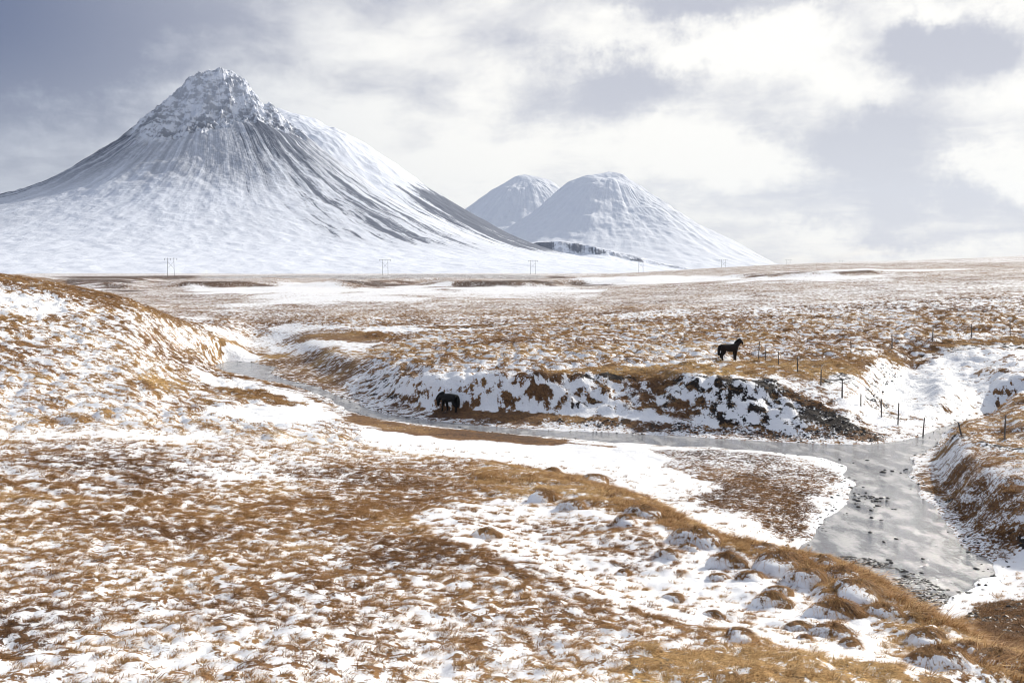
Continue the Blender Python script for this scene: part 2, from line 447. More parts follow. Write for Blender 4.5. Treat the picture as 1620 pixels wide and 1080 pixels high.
# terrace with hummocks behind the river
lay([(590,570),(640,545),(900,520),(1200,502),(1750,490),(1750,545),(1480,548),(1390,562),(1290,578),(1190,592),(960,588),(720,598),(600,604)], cov=.44, tone=.55, hs=.03, hl=.50, soft=2)
lay([(555,612),(600,585),(700,598),(760,598),(870,592),(960,592),(1100,596),(1180,604),(1300,640),(1400,682),(1250,680),(1100,668),(950,655),(800,648),(720,646),(600,640)], cov=.52, soil=.55, tone=.4, hs=.05, hl=.42, soft=1)
lay([(640,600),(760,590),(860,600),(860,625),(720,640),(620,630)], cov=.66, soil=.15, tone=.45, hl=.42, soft=1)
lay([(665,603),(770,600),(790,640),(740,646),(670,640)], cov=.84, soil=.1, hl=.2, soft=.7)
lay([(850,588),(960,583),(1100,583),(1200,588),(1200,600),(1100,597),(960,595),(860,598)], cov=.20, tone=.70, soil=.1, hl=.3, soft=.7)
lay([(860,598),(960,596),(1100,598),(1190,604),(1180,612),(1080,606),(960,604),(880,606)], cov=.25, soil=.95, soft=.5)
lay([(1175,602),(1215,600),(1280,628),(1340,664),(1405,692),(1385,698),(1320,690),(1290,660),(1245,632)], cov=.20, soil=1, hl=.25, soft=1)
lay([(690,650),(800,653),(950,659),(1100,673),(1250,684),(1400,690),(1380,700),(1250,697),(1100,688),(950,678),(800,670),(690,664)], cov=.38, soil=.35, tone=.3, hs=.04, hl=.0, soft=.8)
lay([(690,650),(860,655),(980,662),(980,668),(800,666),(680,660)], cov=.06, tone=.42, soil=0, soft=.6)
lay([(740,641),(900,650),(1060,662),(1060,668),(900,657),(740,648)], cov=.95, hl=.03, soft=.5)
lay([(1130,574),(1200,566),(1290,572),(1380,562),(1480,546),(1620,536),(1800,536),(1800,546),(1500,555),(1392,570),(1372,600),(1300,604),(1200,596)], cov=.24, tone=.68, hl=.32, soft=.8)
lay([(1296,600),(1368,598),(1355,613),(1305,613)], cov=.42, soil=1, soft=.6)
lay([(1420,560),(1500,553),(1640,545),(1700,545),(1700,556),(1520,562),(1430,575)], cov=.45, soil=1, hl=.3, soft=.7)
lay([(1390,578),(1500,564),(1750,558),(1750,640),(1560,652),(1480,678),(1400,676),(1345,640)], cov=.80, soil=.2, hs=.05, hl=.34, soft=1)
lay([(1395,575),(1430,586),(1395,610),(1400,640),(1445,664),(1430,672),(1365,640),(1370,605)], cov=.5, soil=.95, soft=.8)
lay([(1530,580),(1700,570),(1700,600),(1560,600)], cov=.62, soil=.2, soft=1.5)
# right hand bank
lay([(1500,690),(1560,660),(1800,650),(1800,870),(1640,850),(1560,835),(1490,790),(1450,757),(1465,728)], cov=.34, tone=.50, soil=.15, hs=.14, hl=.30, soft=.8)
lay([(1560,745),(1620,735),(1700,740),(1700,775),(1600,775)], cov=.55, soft=.7)
lay([(1470,730),(1520,705),(1545,715),(1500,760),(1470,760)], cov=.55, soil=.7, soft=.5)
lay([(1445,755),(1490,790),(1525,825),(1570,858),(1640,880),(1640,860),(1560,832),(1500,785),(1455,748)], cov=.30, soil=1, hl=.2, soft=.5)
lay([(1500,697),(1560,705),(1640,720),(1640,726),(1560,712),(1500,703)], cov=.40, soil=.8, soft=.3)
lay([(1450,925),(1560,895),(1600,870),(1800,880),(1800,955),(1590,955),(1530,978),(1470,980)], cov=.96, hs=.01, hl=0, soft=.6)
lay([(1525,975),(1580,952),(1800,945),(1800,1030),(1600,1035),(1550,1005)], cov=.13, soil=.55, tone=.2, hs=.06, hl=0, soft=.5)
# left slope
lay([(-400,430),(0,434),(150,468),(300,516),(345,560),(350,600),(500,640),(560,680),(560,720),(330,690),(-400,700)], cov=.47, tone=.58, hs=.06, hl=.42, soft=2)
lay([(-400,425),(0,433),(100,441),(200,475),(300,513),(290,522),(180,492),(80,466),(0,452),(-400,445)], cov=.26, tone=.58, hl=.34, soft=2)
lay([(-300,470),(60,468),(160,500),(60,500),(-300,490)], cov=.74, soft=2)
lay([(210,598),(290,600),(310,615),(240,618)], cov=.25, tone=.7, soft=1)
lay([(330,612),(450,618),(540,642),(460,640),(400,634)], cov=.2, tone=.6, soft=1)
lay([(300,580),(400,604),(520,640),(500,645),(400,620),(300,600)], cov=.8, soft=1)
lay([(320,640),(500,645),(560,665),(470,675),(340,665)], cov=.9, hl=.05, soft=1.2)
lay([(-200,690),(330,692),(350,702),(-200,712)], cov=.9, hl=.05, soft=.8)
# valley floor this side of the river
lay([(560,676),(700,692),(900,698),(1040,706),(1345,735),(1330,810),(1262,872),(1140,852),(1010,785),(930,762),(850,742),(740,728),(600,712)], cov=.99, hs=.01, hl=0, soft=1)
lay([(550,650),(640,671),(760,682),(900,697),(960,706),(820,700),(700,692),(600,678),(540,664)], cov=.10, tone=.48, hs=.03, hl=.0, soft=.8)
lay([(640,700),(760,700),(900,720),(830,720),(700,714)], cov=.85, soft=.8)
lay([(1030,710),(1150,713),(1290,728),(1335,745),(1322,772),(1285,800),(1268,845),(1215,846),(1160,818),(1105,797),(1135,772),(1060,742)], cov=.44, tone=.18, soil=.25, hs=.08, soft=1.2)
lay([(1110,735),(1220,760),(1270,800),(1250,820),(1180,780),(1100,755)], cov=.36, tone=.32, soil=.0, soft=.8)
# foreground
lay([(-300,1400),(-300,712),(330,700),(560,715),(700,735),(780,752),(700,800),(650,812),(740,860),(860,900),(960,945),(1040,985),(1100,1000),(1250,1030),(1400,1050),(1500,1078),(1900,1100),(1900,1400)], cov=.575, tone=.37, hs=.09, hl=.05, soft=.8)
lay([(-300,712),(330,706),(560,715),(420,760),(150,800),(-300,810)], cov=.60, tone=.38, hl=.16, soft=1.5)
lay([(250,735),(420,735),(480,760),(330,768)], cov=.86, soft=.8)
lay([(540,725),(720,735),(800,790),(700,805),(600,790)], cov=.54, tone=.42, hs=.08, soft=1.6)
lay([(330,770),(430,760),(640,800),(745,862),(700,868),(560,815),(400,795)], cov=.54, tone=.52, hs=.08, soft=1.4)
lay([(520,880),(620,845),(760,845),(870,905),(960,950),(1060,990),(1250,1040),(1100,1055),(900,1000),(740,950),(580,930)], cov=.54, tone=.33, soft=1.6)
lay([(980,1010),(1250,1032),(1400,1052),(1500,1080),(1600,1200),(1000,1200)], cov=.20, tone=.62, soft=.5)
lay([(640,815),(760,792),(850,783),(960,800),(1050,832),(1120,864),(1200,888),(1300,935),(1400,992),(1480,1062),(1400,1050),(1250,1030),(1100,1000),(1040,985),(960,945),(860,900),(740,860)], cov=.92, tone=.4, hs=.05, hl=.08, soft=.6)
lay([(830,830),(960,818),(1080,868),(1010,905),(880,855)], cov=.72, tone=.25, soft=.8)
lay([(1000,960),(1130,990),(1250,1020),(1240,1030),(1100,1000),(1040,985)], cov=.4, tone=.4, soft=.5)
lay([(740,742),(850,748),(930,757),(1000,789),(1055,814),(1000,812),(930,793),(850,782),(760,778)], cov=.40, tone=.58, hs=.14, hl=.15, soft=.6)
lay([(1070,822),(1125,850),(1200,868),(1280,886),(1345,903),(1435,952),(1520,1000),(1640,1075),(1560,1085),(1480,1050),(1400,1000),(1330,962),(1250,915),(1150,870)], cov=.40, tone=.62, hs=.14, hl=.2, soft=.5)

# relief: gentle swells, tussocks and hummocks
WX, WY = -0.55, -0.83           # side on which drifted snow lies against each tussock
b_s, sx_, sy_ = bumps(GX, GY, 0.36, 3)
fade_s = np.clip(0.36 / (SP * 2.2) - 0.4, 0, 1)
wxp = GX + fbm(GX, GY, 3.0, 2, 21) * 0.6; wyp = GY + fbm(GX, GY, 3.0, 2, 22) * 0.6
b_l, lx_, ly_ = bumps(wxp, wyp, 1.30, 8, .92, .42, .66)
fade_l = np.clip(1.35 / (SP * 1.6) - 0.4, 0, 1)
b_x, xx_, xy_ = bumps(wxp * 0.9, wyp, 3.4, 15, fill=.7)
swell = fbm(GX, GY, 14.0, 4, 31, spacing=SP)
rng_w = smooth(SD, 0.5, 4.0)
far_sw = smooth(RR, 100, 400)[:, None] * fbm(GX, GY, 90.0, 3, 33) * 0.55
far_sw2 = smooth(RR, 300, 1200)[:, None] * fbm(GX, GY, 260.0, 3, 35) * 0.9
H = H0 + rng_w * (b_s * fade_s * HS * .85 + b_l * fade_l * HL * 0.85 + b_x * HL * 0.25 * smooth(RR, 40, 90)[:, None] + swell * 0.16 + far_sw + far_sw2)
H += rng_w * fbm(GX, GY, 0.9, 3, 41, spacing=SP) * 0.05

# signed snow value: > 0 snow, < 0 vegetation or soil
n_a = fbm(GX, GY, 0.24, 2, 51, gain=.6, spacing=SP)
n_b = fbm(GX, GY, 3.2, 3, 61, spacing=SP)
n_c = fbm(GX, GY, 11.0, 3, 71, spacing=SP)
lee_s = (sx_ * WX + sy_ * WY) * np.clip(b_s * 2.2, 0, 1)
lee_l = (lx_ * WX + ly_ * WY) * np.clip(b_l * 2.0, 0, 1)
rel = np.clip(HL / 0.4, 0, 1)
M = (COV - 0.5) * 1.75 + 0.70 * n_a + 0.10 * n_b + 0.05 * n_c \
    + 0.45 * lee_s * fade_s * np.clip(HS / 0.08, 0, 1) + rel * fade_l * (0.70 * lee_l - 0.75 * np.clip(b_l - 0.30, 0, 1) + 0.14)
M_SOFT = M - 0.70 * n_a
gr_r = np.gradient(H0, axis=0) / np.gradient(RR)[:, None]
steep = smooth(np.abs(gr_r), .22, .55) * smooth(RR, 30, 40)[:, None] * (RR < 170)[:, None]
M = M + steep * (1.05 * fbm(GX + 0.35 * GY, H0 * 1.5 + 0.2 * GY, .55, 3, 91, gain=.65) - .10)
H += steep * rng_w * 0.20 * fbm(GX, GY * .6 + H0, 1.1, 3, 93)
M = np.where(COV > 0.93, np.maximum(M, 0.25 + 1.2 * n_a * 0.3), M)
H += 0.035 * np.clip(-M, -0.6, 1.0) * fade_s * rng_w        # vegetation stands proud of the snow
FARW = smooth(RR, 32, 95)[:, None] * np.ones((1, NT_))
TONE = np.clip(TONE + 0.22 * n_b + 0.15 * n_c, 0, 1)
SOILn = np.clip(SOIL * (0.75 + 0.7 * n_b + 0.5 * n_a), 0, 1)

# ------------------------------------------------------------------ materials
def new_mat(name):
    m = bpy.data.materials.new(name)
    m.use_nodes = True
    m.node_tree.nodes.clear()
    return m, NT(m.node_tree)

def finish(N, color, rough=0.8, bump=None, bstr=0.3, bdist=0.05, spec=0.3, sss=None, extra=None):
    b = N.node('ShaderNodeBsdfPrincipled')
    N.put(b.inputs['Base Color'], color)
    N.put(b.inputs['Roughness'], rough)
    N.put(b.inputs['Specular IOR Level'], spec)
    if bump is not None:
        bn = N.node('ShaderNodeBump')
        bn.inputs['Strength'].default_value = bstr
        bn.inputs['Distance'].default_value = bdist
        N.put(bn.inputs['Height'], bump)
        N.l.new(bn.outputs[0], b.inputs['Normal'])
    o = N.node('ShaderNodeOutputMaterial')
    N.l.new(b.outputs[0], o.inputs['Surface'])
    return b

def mat_ground():
    m, N = new_mat('ground')
    pos = N.node('ShaderNodeNewGeometry').outputs['Position']
    sv = N.attr('snow'); soil = N.attr('soil'); tone = N.attr('tone'); far = N.attr('far')
    f1 = N.noise(pos, 7.0, 4, 0.62)
    f2 = N.noise(pos, 26.0, 3, 0.6)
    g1 = N.noise(pos, 1.6, 5, 0.65)
    g2 = N.noise(N.vm('MULTIPLY', pos, (1, .5, .2)), 0.17, 4, 0.65)
    fine = N.m('ADD', N.m('MULTIPLY', N.m('SUBTRACT', f1, .46), 3.6), N.m('MULTIPLY', N.m('SUBTRACT', f2, .5), 1.1))
    wide = N.m('ADD', N.m('MULTIPLY', N.m('SUBTRACT', g1, .5), 4.2), N.m('MULTIPLY', N.m('SUBTRACT', g2, .5), 1.3))
    val = N.m('ADD', sv, N.m('ADD', N.m('MULTIPLY', fine, N.m('SUBTRACT', 1.0, N.m('MULTIPLY', far, .6))), N.m('MULTIPLY', wide, far)))
    snow = N.smooth(val, -0.10, 0.16)
    tn = N.m('ADD', tone, N.m('MULTIPLY', N.m('SUBTRACT', N.noise(pos, 2.1, 4, .6), .5), .9), clamp=True)
    ramp = N.node('ShaderNodeValToRGB')
    cr = ramp.color_ramp
    cr.elements[0].position = 0.0; cr.elements[0].color = (.075, .044, .030, 1)
    cr.elements[1].position = 1.0; cr.elements[1].color = (.56, .36, .14, 1)
    e = cr.elements.new(0.35); e.color = (.215, .110, .047, 1)
    e = cr.elements.new(0.65); e.color = (.34, .195, .078, 1)
    N.put(ramp.inputs[0], tn)
    veg = N.mix(N.smooth(N.m('ADD', N.m('MULTIPLY', f2, .5), N.m('MULTIPLY', f1, .5)), .42, .62, .0, .85), ramp.outputs[0], (.028, .018, .013))  # dark stems, with the shade among them mixed into the colour
    sl = N.smooth(N.m('ADD', soil, N.m('MULTIPLY', N.m('SUBTRACT', N.noise(pos, 2.6, 5, .65), .5), 1.5)), .28, .66)
    veg = N.mix(sl, veg, (.018, .014, .013))
    sn = N.mix(N.noise(pos, 1.5, 3, .5), (.80, .82, .86), (.90, .90, .90))
    col = N.mix(snow, veg, sn)
    hgt = N.m('ADD', N.m('MULTIPLY', f1, N.m('SUBTRACT', 1.3, snow)), N.m('ADD', N.m('MULTIPLY', f2, .3), N.m('MULTIPLY', N.m('MULTIPLY', g1, far), 6.0)))
    finish(N, col, N.smooth(snow, 0, 1, .95, .55), hgt, .8, .07, .25)
    return m

def mat_grass():
    m, N = new_mat('dry_grass')
    oi = N.node('ShaderNodeObjectInfo')
    tone = N.attr('tone', 'INSTANCER')
    hgt = N.attr('along')
    t = N.m('ADD', N.m('ADD', tone, N.attr('tone_v')), N.m('MULTIPLY', N.m('SUBTRACT', N.attr('rnd'), .5), .55))
    t = N.m('ADD', t, N.m('MULTIPLY', N.m('SUBTRACT', oi.outputs['Random'], .5), .35), clamp=True)
    ramp = N.node('ShaderNodeValToRGB')
    cr = ramp.color_ramp
    cr.elements[0].position = 0.0; cr.elements[0].color = (.13, .063, .028, 1)
    cr.elements[1].position = 1.0; cr.elements[1].color = (.85, .62, .32, 1)
    e = cr.elements.new(0.35); e.color = (.41, .218, .095, 1)
    e = cr.elements.new(0.65); e.color = (.63, .385, .165, 1)
    N.put(ramp.inputs[0], t)
    col = N.mix(N.smooth(hgt, 0, .7), N.mix(.75, ramp.outputs[0], (.05, .03, .018)), ramp.outputs[0])  # blades darken to the root: shade of the gaps put in the colour
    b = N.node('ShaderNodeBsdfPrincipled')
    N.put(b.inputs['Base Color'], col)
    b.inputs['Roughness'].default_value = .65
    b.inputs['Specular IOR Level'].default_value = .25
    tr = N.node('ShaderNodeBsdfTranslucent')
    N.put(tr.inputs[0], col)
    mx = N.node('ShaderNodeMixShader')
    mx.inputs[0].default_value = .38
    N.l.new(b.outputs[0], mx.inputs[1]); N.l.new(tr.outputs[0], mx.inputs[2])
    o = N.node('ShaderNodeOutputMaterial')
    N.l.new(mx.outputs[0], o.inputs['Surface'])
    return m

def mat_water():
    m, N = new_mat('river_water')
    pos = N.node('ShaderNodeNewGeometry').outputs['Position']
    n1 = N.noise(N.vm('MULTIPLY', pos, (1.0, .45, 1)), 1.1, 5, .6)
    n2 = N.noise(N.vm('MULTIPLY', pos, (.8, 2.8, 1)), 3.4, 6, .68)
    ice = N.smooth(n1, .38, .66)
    col = N.mix(ice, (.20, .21, .23), (.46, .46, .455))
    gr = N.smooth(N.noise(pos, 7.0, 5, .65), .60, .72)
    col = N.mix(N.m('MULTIPLY', gr, .55), col, (.10, .10, .10))
    h = N.m('ADD', N.m('MULTIPLY', n2, .6), N.m('MULTIPLY', n1, .6))
    b = finish(N, col, N.smooth(n1, .35, .65, .06, .20), h, .9, .13, 1.0)
    b.inputs['IOR'].default_value = 1.40
    return m

def mat_plain(name, col, var=.3, scale=20, rough=.8, stretch=(1, 1, 1), bstr=.4, bdist=.01):
    m, N = new_mat(name)
    tc = N.node('ShaderNodeTexCoord').outputs['Object']
    n = N.noise(N.vm('MULTIPLY', tc, stretch), scale, 4, .6)
    c = N.mix(N.smooth(n, .3, .7), tuple(x * (1 - var) for x in col), tuple(min(1, x * (1 + var)) for x in col))
    finish(N, c, rough, n, bstr, bdist)
    return m

M_GROUND = mat_ground(); M_GRASS = mat_grass(); M_WATER = mat_water()
M_STONE = mat_plain('wet_stone', (.028, .026, .026), .5, 9, .45)
M_POST = mat_plain('weathered_wood', (.13, .115, .105), .45, 14, .9, (1, 1, .15))
M_POLE = mat_plain('pole_wood', (.27, .26, .27), .3, 1.5, .9, (1, 1, .1))
M_PORC = mat_plain('insulator', (.16, .16, .17), .2, 3, .3)

# ------------------------------------------------------------------ mesh helpers
def mesh_np(name, V, faces4, mat, smooth_=True, attrs=None):
    me = bpy.data.meshes.new(name)
    n = len(V); f = len(faces4); k = faces4.shape[1]
    me.vertices.add(n); me.vertices.foreach_set('co', np.ascontiguousarray(V, np.float32).ravel())
    me.loops.add(f * k); me.loops.foreach_set('vertex_index', np.ascontiguousarray(faces4, np.int32).ravel())
    me.polygons.add(f)
    me.polygons.foreach_set('loop_start', np.arange(0, f * k, k, dtype=np.int32))
    try:
        me.polygons.foreach_set('loop_total', np.full(f, k, np.int32))
    except Exception:
        pass
    me.polygons.foreach_set('use_smooth', np.full(f, smooth_, bool))
    for an, av in (attrs or {}).items():
        a = me.attributes.new(an, 'FLOAT', 'POINT')
        a.data.foreach_set('value', np.ascontiguousarray(av, np.float32).ravel())
    me.materials.append(mat)
    me.update(calc_edges=True)
    return me

def link(name, me, parent=None):
    o = bpy.data.objects.new(name, me)
    COL.objects.link(o)
    if parent is not None:
        o.parent = parent
    return o

def tag(o, label=None, cat=None, group=None, kind=None):
    if label: o['label'] = label
    if cat: o['category'] = cat
    if group: o['group'] = group
    if kind: o['kind'] = kind
    return o

def grid_faces(nr, nt):
    i = np.arange(nr - 1)[:, None]; j = np.arange(nt - 1)[None, :]
    a = i * nt + j
    return np.stack([a, a + 1, a + nt + 1, a + nt], -1).reshape(-1, 4)[:, ::-1]

# ------------------------------------------------------------------ the land sheet
V = np.stack([GX, GY, H], -1).reshape(-1, 3)
FQ = grid_faces(NR_, NT_)
# close the sheet behind the eye point and under it
seam = np.array([[(i + 1) * NT_ + NT_ - 1, (i + 1) * NT_, i * NT_, i * NT_ + NT_ - 1] for i in range(NR_ - 1)])
FQ = np.concatenate([FQ, seam])
gme = mesh_np('ground', V, FQ, M_GROUND, True, {'snow': M, 'soil': SOILn, 'tone': TONE, 'far': FARW})
g = link('ground', gme)
tag(g, 'snow-dusted tussock grassland rolling down to a small river', 'ground', kind='structure')

# ------------------------------------------------------------------ river
wm = (SDn < 0.5).reshape(-1)
Fin = FQ[np.all(wm[FQ], axis=1)][::1]
used = np.unique(Fin); remap = -np.ones(len(V), int); remap[used] = np.arange(len(used))
WV = V[used].copy(); WV[:, 2] = 0.0
w = link('river', mesh_np('river', WV, remap[Fin], M_WATER))
tag(w, 'grey half-frozen river winding through the snowy valley floor', 'river', kind='structure')

# ------------------------------------------------------------------ mountains
def mat_mountain(name, rockc, snow_bias):
    m, N = new_mat(name)
    pos = N.node('ShaderNodeNewGeometry').outputs['Position']
    fl = N.attr('flow', out='Vector'); bare = N.attr('bare'); crag = N.attr('crag'); dust = N.attr('dust')
    s1 = N.noise(N.vm('MULTIPLY', fl, (1, 1, 1)), 1.0, 5, .62)          # streaks run down the fall line
    s2 = N.noise(N.vm('MULTIPLY', fl, (3.3, 2.4, 1)), 1.0, 4, .6)
    n1 = N.noise(pos, .020, 8, .68)
    n2 = N.noise(N.vm('MULTIPLY', pos, (1, 1, 1.6)), .020, 8, .70)
    n3 = N.noise(pos, .10, 3, .6)
    st = N.m('ADD', N.m('MULTIPLY', N.m('SUBTRACT', s1, .5), 1.7), N.m('MULTIPLY', N.m('SUBTRACT', s2, .5), 1.0))
    iso = N.m('ADD', N.m('MULTIPLY', N.m('SUBTRACT', n1, .5), 1.0), N.m('MULTIPLY', N.m('SUBTRACT', n3, .5), .9))
    v = N.m('ADD', bare, N.m('ADD', N.m('MULTIPLY', st, 1.25), N.m('MULTIPLY', iso, .55)))
    rk = N.smooth(v, .28, .62, 0, .90)
    rk = N.m('MAXIMUM', rk, N.m('MULTIPLY', dust, N.smooth(N.m('ADD', N.m('MULTIPLY', n3, .4), s1), .32, .90)))
    ck = N.m('MULTIPLY', crag, N.smooth(N.m('ADD', N.m('MULTIPLY', n2, .6), N.m('MULTIPLY', N.noise(pos, .07, 6, .70), .4)), .47, .55))
    rk = N.m('MAXIMUM', rk, N.m('MULTIPLY', ck, .78))
    c = N.mix(rk, snow_bias, rockc)
    hb = N.m('ADD', N.m('MULTIPLY', n2, N.m('MULTIPLY', crag, 2.2)), N.m('ADD', N.m('MULTIPLY', s1, N.m('ADD', .12, N.m('MULTIPLY', rk, .3))), N.m('MULTIPLY', n3, .18)))
    finish(N, c, .85, hb, .6, 13.0, .15)
    return m

M_MT = mat_mountain('mountain_rock', (.040, .054, .092), (.73, .77, .85))  # blue of shade and haze is mixed into these rock and snow colours
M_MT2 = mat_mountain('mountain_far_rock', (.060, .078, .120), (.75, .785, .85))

def mountain(name, apx, D, right, left, front, barefn, mat, label, crag_r=0, seed=0, back=None, zbase=4.0, nth=520, nr=230, rot=0.0, rough=1.0):
    """heights and distances are in photo pixels at the summit's distance, 1 px = D/F metres"""
    k = D / F
    ax = (apx - 810) / F * D
    back = back or left
    nb = nth // 7
    th = np.concatenate([np.linspace(-math.pi - .45, .45, nth - nb), np.linspace(.45, math.pi - .45, nb + 1)[1:]])
    rmax = max(p[-1][0] for p in (right, left, front, back)) * k
    t = np.linspace(0, 1, nr)
    rr = rmax * (0.35 * t + 0.65 * t ** 1.8)
    T, Rr = np.meshgrid(th, rr)
    prof = []
    for p in (right, left, front, back):
        p = np.array(p, float)
        prof.append(pchip(p[:, 0] * k, p[:, 1] * k, Rr))
    c, s = np.cos(T), np.sin(T)
    wr = np.clip(c, 0, 1) ** 2; wl = np.clip(-c, 0, 1) ** 2; wf = np.clip(-s, 0, 1) ** 2; wb = np.clip(s, 0, 1) ** 2
    X = Rr * c; Y = Rr * s
    h = prof[0] * wr + prof[1] * wl + prof[2] * wf + prof[3] * wb
    top = h[0, 0]
    rel = np.clip(h / top, 0, 1)
    # gullies down the slopes, crags round the summit, small uneven ground
    ang = T * 9.0 + fbm(X, Y, 300 * D / 3000, 3, seed + 3) * 1.5
    Tw = T + fbm(X, Y, 420 * k / 1.9, 3, seed + 2) * .05
    gul = fbm(np.cos(Tw) * 9 + 50, np.sin(Tw) * 9 + 0.0012 * Rr, 1.0, 4, seed, gain=.6)
    h = h + gul * 3.2 * k / 1.9 * smooth(rel, .06, .3) * smooth(Rr, 15 * k, 70 * k) * rough
    cr = np.zeros_like(h)
    if crag_r:
        wob = fbm(np.cos(T) * 3 + 9, np.sin(T) * 3, 1.0, 4, seed + 9)
        lim = crag_r * k * (1 + .30 * wob + .42 * np.clip(-c, 0, 1) + .48 * np.clip(c, 0, 1))
        cr = 1 - smooth(Rr, lim * .93, lim * 1.04)
        cre = cr * (.62 + .38 * smooth(Rr / lim, .45, .95))
        rid = 1 - np.abs(fbm(X, Y, 60 * k / 1.9, 5, seed + 13, gain=.6))
        rid2 = fbm(X, Y, 26 * k / 1.9, 4, seed + 17, gain=.6)
        step = fbm(X, Y, 120 * k / 1.9, 2, seed + 19)
        rid2 = rid2 + .35 * fbm(X, Y, 11 * k / 1.9, 2, seed + 18)
        h = h + cr * (.25 + .75 * smooth(Rr, 0, 45 * k)) * smooth(Rr, 0, 6 * k) * ((rid - .78) * 30 + rid2 * 10 + step * 5 - 7 * smooth(Rr, 25 * k, 75 * k)) * k / 1.9
    h = h + fbm(X, Y, 120 * k / 1.9, 5, seed + 5, gain=.58) * 8 * k / 1.9 * (.12 + .88 * smooth(rel, 0.2, .5)) * smooth(Rr, 0, 30 * k)
    h = h + fbm(X, Y, 26 * k / 1.9, 3, seed + 6) * 1.6 * k / 1.9
    bare = barefn(T, Rr / k, c, s, rel, X / k, Y / k)
    bare, dust = bare if isinstance(bare, tuple) else (bare, np.full_like(bare, .14))
    bare = bare * (1 - cr) - .6 * cr
    flow = np.stack([Tw * 19 + fbm(X, Y, 200 * k / 1.9, 3, seed + 23) * .16, Rr / k * .006, np.zeros_like(T)], -1)
    Vv = np.stack([ax + X, D + Y, zbase + h], -1).reshape(-1, 3)
    me = mesh_np(name, Vv, grid_faces(nr, nth)[:, ::-1], mat, True, {'bare': bare, 'crag': cre if crag_r else cr, 'dust': dust * (1 - cr)})
    a = me.attributes.new('flow', 'FLOAT_VECTOR', 'POINT')
    a.data.foreach_set('vector', flow.astype(np.float32).ravel())
    o = link(name, me)
    tag(o, label, 'mountain', kind='structure')
    return o

def bare_main(T, r, c, s, rel, X, Y):
    b = np.full_like(T, -.35)
    face = np.clip(-s, 0, 1)
    # scree shows on the right flank and dusting with painted-in blue shade on the left; the wide fan in the middle is snow
    ang = np.degrees(T)                       # -90 faces the viewer, 0 right, 180 left
    rt = np.exp(-((ang + 36) / 30) ** 2) * smooth(r, 40, 130) * (1 - smooth(r, 430, 560))
    lf = (np.exp(-((ang + 165) / 34) ** 2) + np.exp(-((ang - 175) / 40) ** 2)) * smooth(r, 60, 120) * (1 - smooth(r, 330, 520))
    lf2 = (np.exp(-((ang + 168) / 44) ** 2) + np.exp(-((ang - 175) / 40) ** 2)) * smooth(r, 60, 120) * (1 - smooth(r, 380, 620))
    up = smooth(r, 60, 95) * (1 - smooth(r, 130, 210))
    b = b + .84 * rt + .90 * lf + .30 * up
    dust = .50 * (1 - smooth(r, 170, 300)) + .62 * lf2 + .30 * rt + .10
    return b, dust

def bare_back(T, r, c, s, rel, X, Y):
    ang = np.degrees(T)
    return -.38 + 1.15 * np.exp(-((ang + 15) / 30) ** 2) * smooth(r, 190, 290) * (1 - smooth(r, 420, 520)) + .3 * smooth(r, 60, 150) * (1 - smooth(r, 300, 420)) * np.exp(-((ang) / 30) ** 2)

def bare_soft(T, r, c, s, rel, X, Y):
    ang = np.degrees(T)
    return -.30 + .45 * np.exp(-((ang + 5) / 40) ** 2) * smooth(r, 30, 100) + .22 * smooth(r, 20, 60) * (1 - smooth(r, 120, 220)), .04 + .25 * np.exp(-((ang + 5) / 45) ** 2) + .06 * smooth(r, 10, 60)

mountain('mountain', 352, 3000,
    right=[(0,314),(18,316),(30,309),(48,292),(78,265),(118,232),(148,205),(188,174),(248,132),(298,104),(348,80),(408,54),(488,30),(600,13),(700,5),(820,-4)],
    left=[(0,314),(30,308),(46,299),(58,289),(77,270),(112,236),(152,202),(222,157),(277,127),(352,107),(412,90),(500,60),(620,34),(800,8),(950,-4)],
    front=[(0,314),(30,308),(55,275),(80,238),(110,212),(180,158),(260,112),(360,72),(480,40),(600,20),(720,8),(840,-4)],
    barefn=bare_main, mat=M_MT, label='steep snow-covered peak with a craggy rocky top and dark scree on its right flank', crag_r=98, seed=4, nth=900, nr=300, rough=.28)
mountain('mountain', 445, 3800,
    right=[(0,258),(45,243),(85,225),(120,210),(175,175),(235,132),(295,97),(345,70),(395,47),(455,30),(560,12),(650,-4)],
    left=[(0,258),(80,225),(200,150),(400,60),(600,-4)], front=[(0,258),(60,235),(140,180),(240,110),(360,55),(500,15),(600,-4)],
    barefn=bare_back, rough=.25, mat=M_MT, label='smooth snowy ridge rising behind the rocky peak, dark scree low on its right', seed=41)
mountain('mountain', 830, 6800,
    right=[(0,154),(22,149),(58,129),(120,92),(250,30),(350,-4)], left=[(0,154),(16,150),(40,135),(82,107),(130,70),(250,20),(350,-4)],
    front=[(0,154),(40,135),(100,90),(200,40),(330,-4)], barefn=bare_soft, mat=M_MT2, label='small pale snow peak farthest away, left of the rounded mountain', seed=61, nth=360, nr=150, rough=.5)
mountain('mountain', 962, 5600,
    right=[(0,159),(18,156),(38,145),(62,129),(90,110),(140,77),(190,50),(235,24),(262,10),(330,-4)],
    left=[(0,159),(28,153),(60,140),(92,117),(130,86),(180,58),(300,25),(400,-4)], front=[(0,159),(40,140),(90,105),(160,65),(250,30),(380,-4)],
    barefn=bare_soft, mat=M_MT2, label='rounded snowy mountain with grey speckled slopes, rightmost on the skyline', seed=81, nth=460, nr=190, rough=.5)

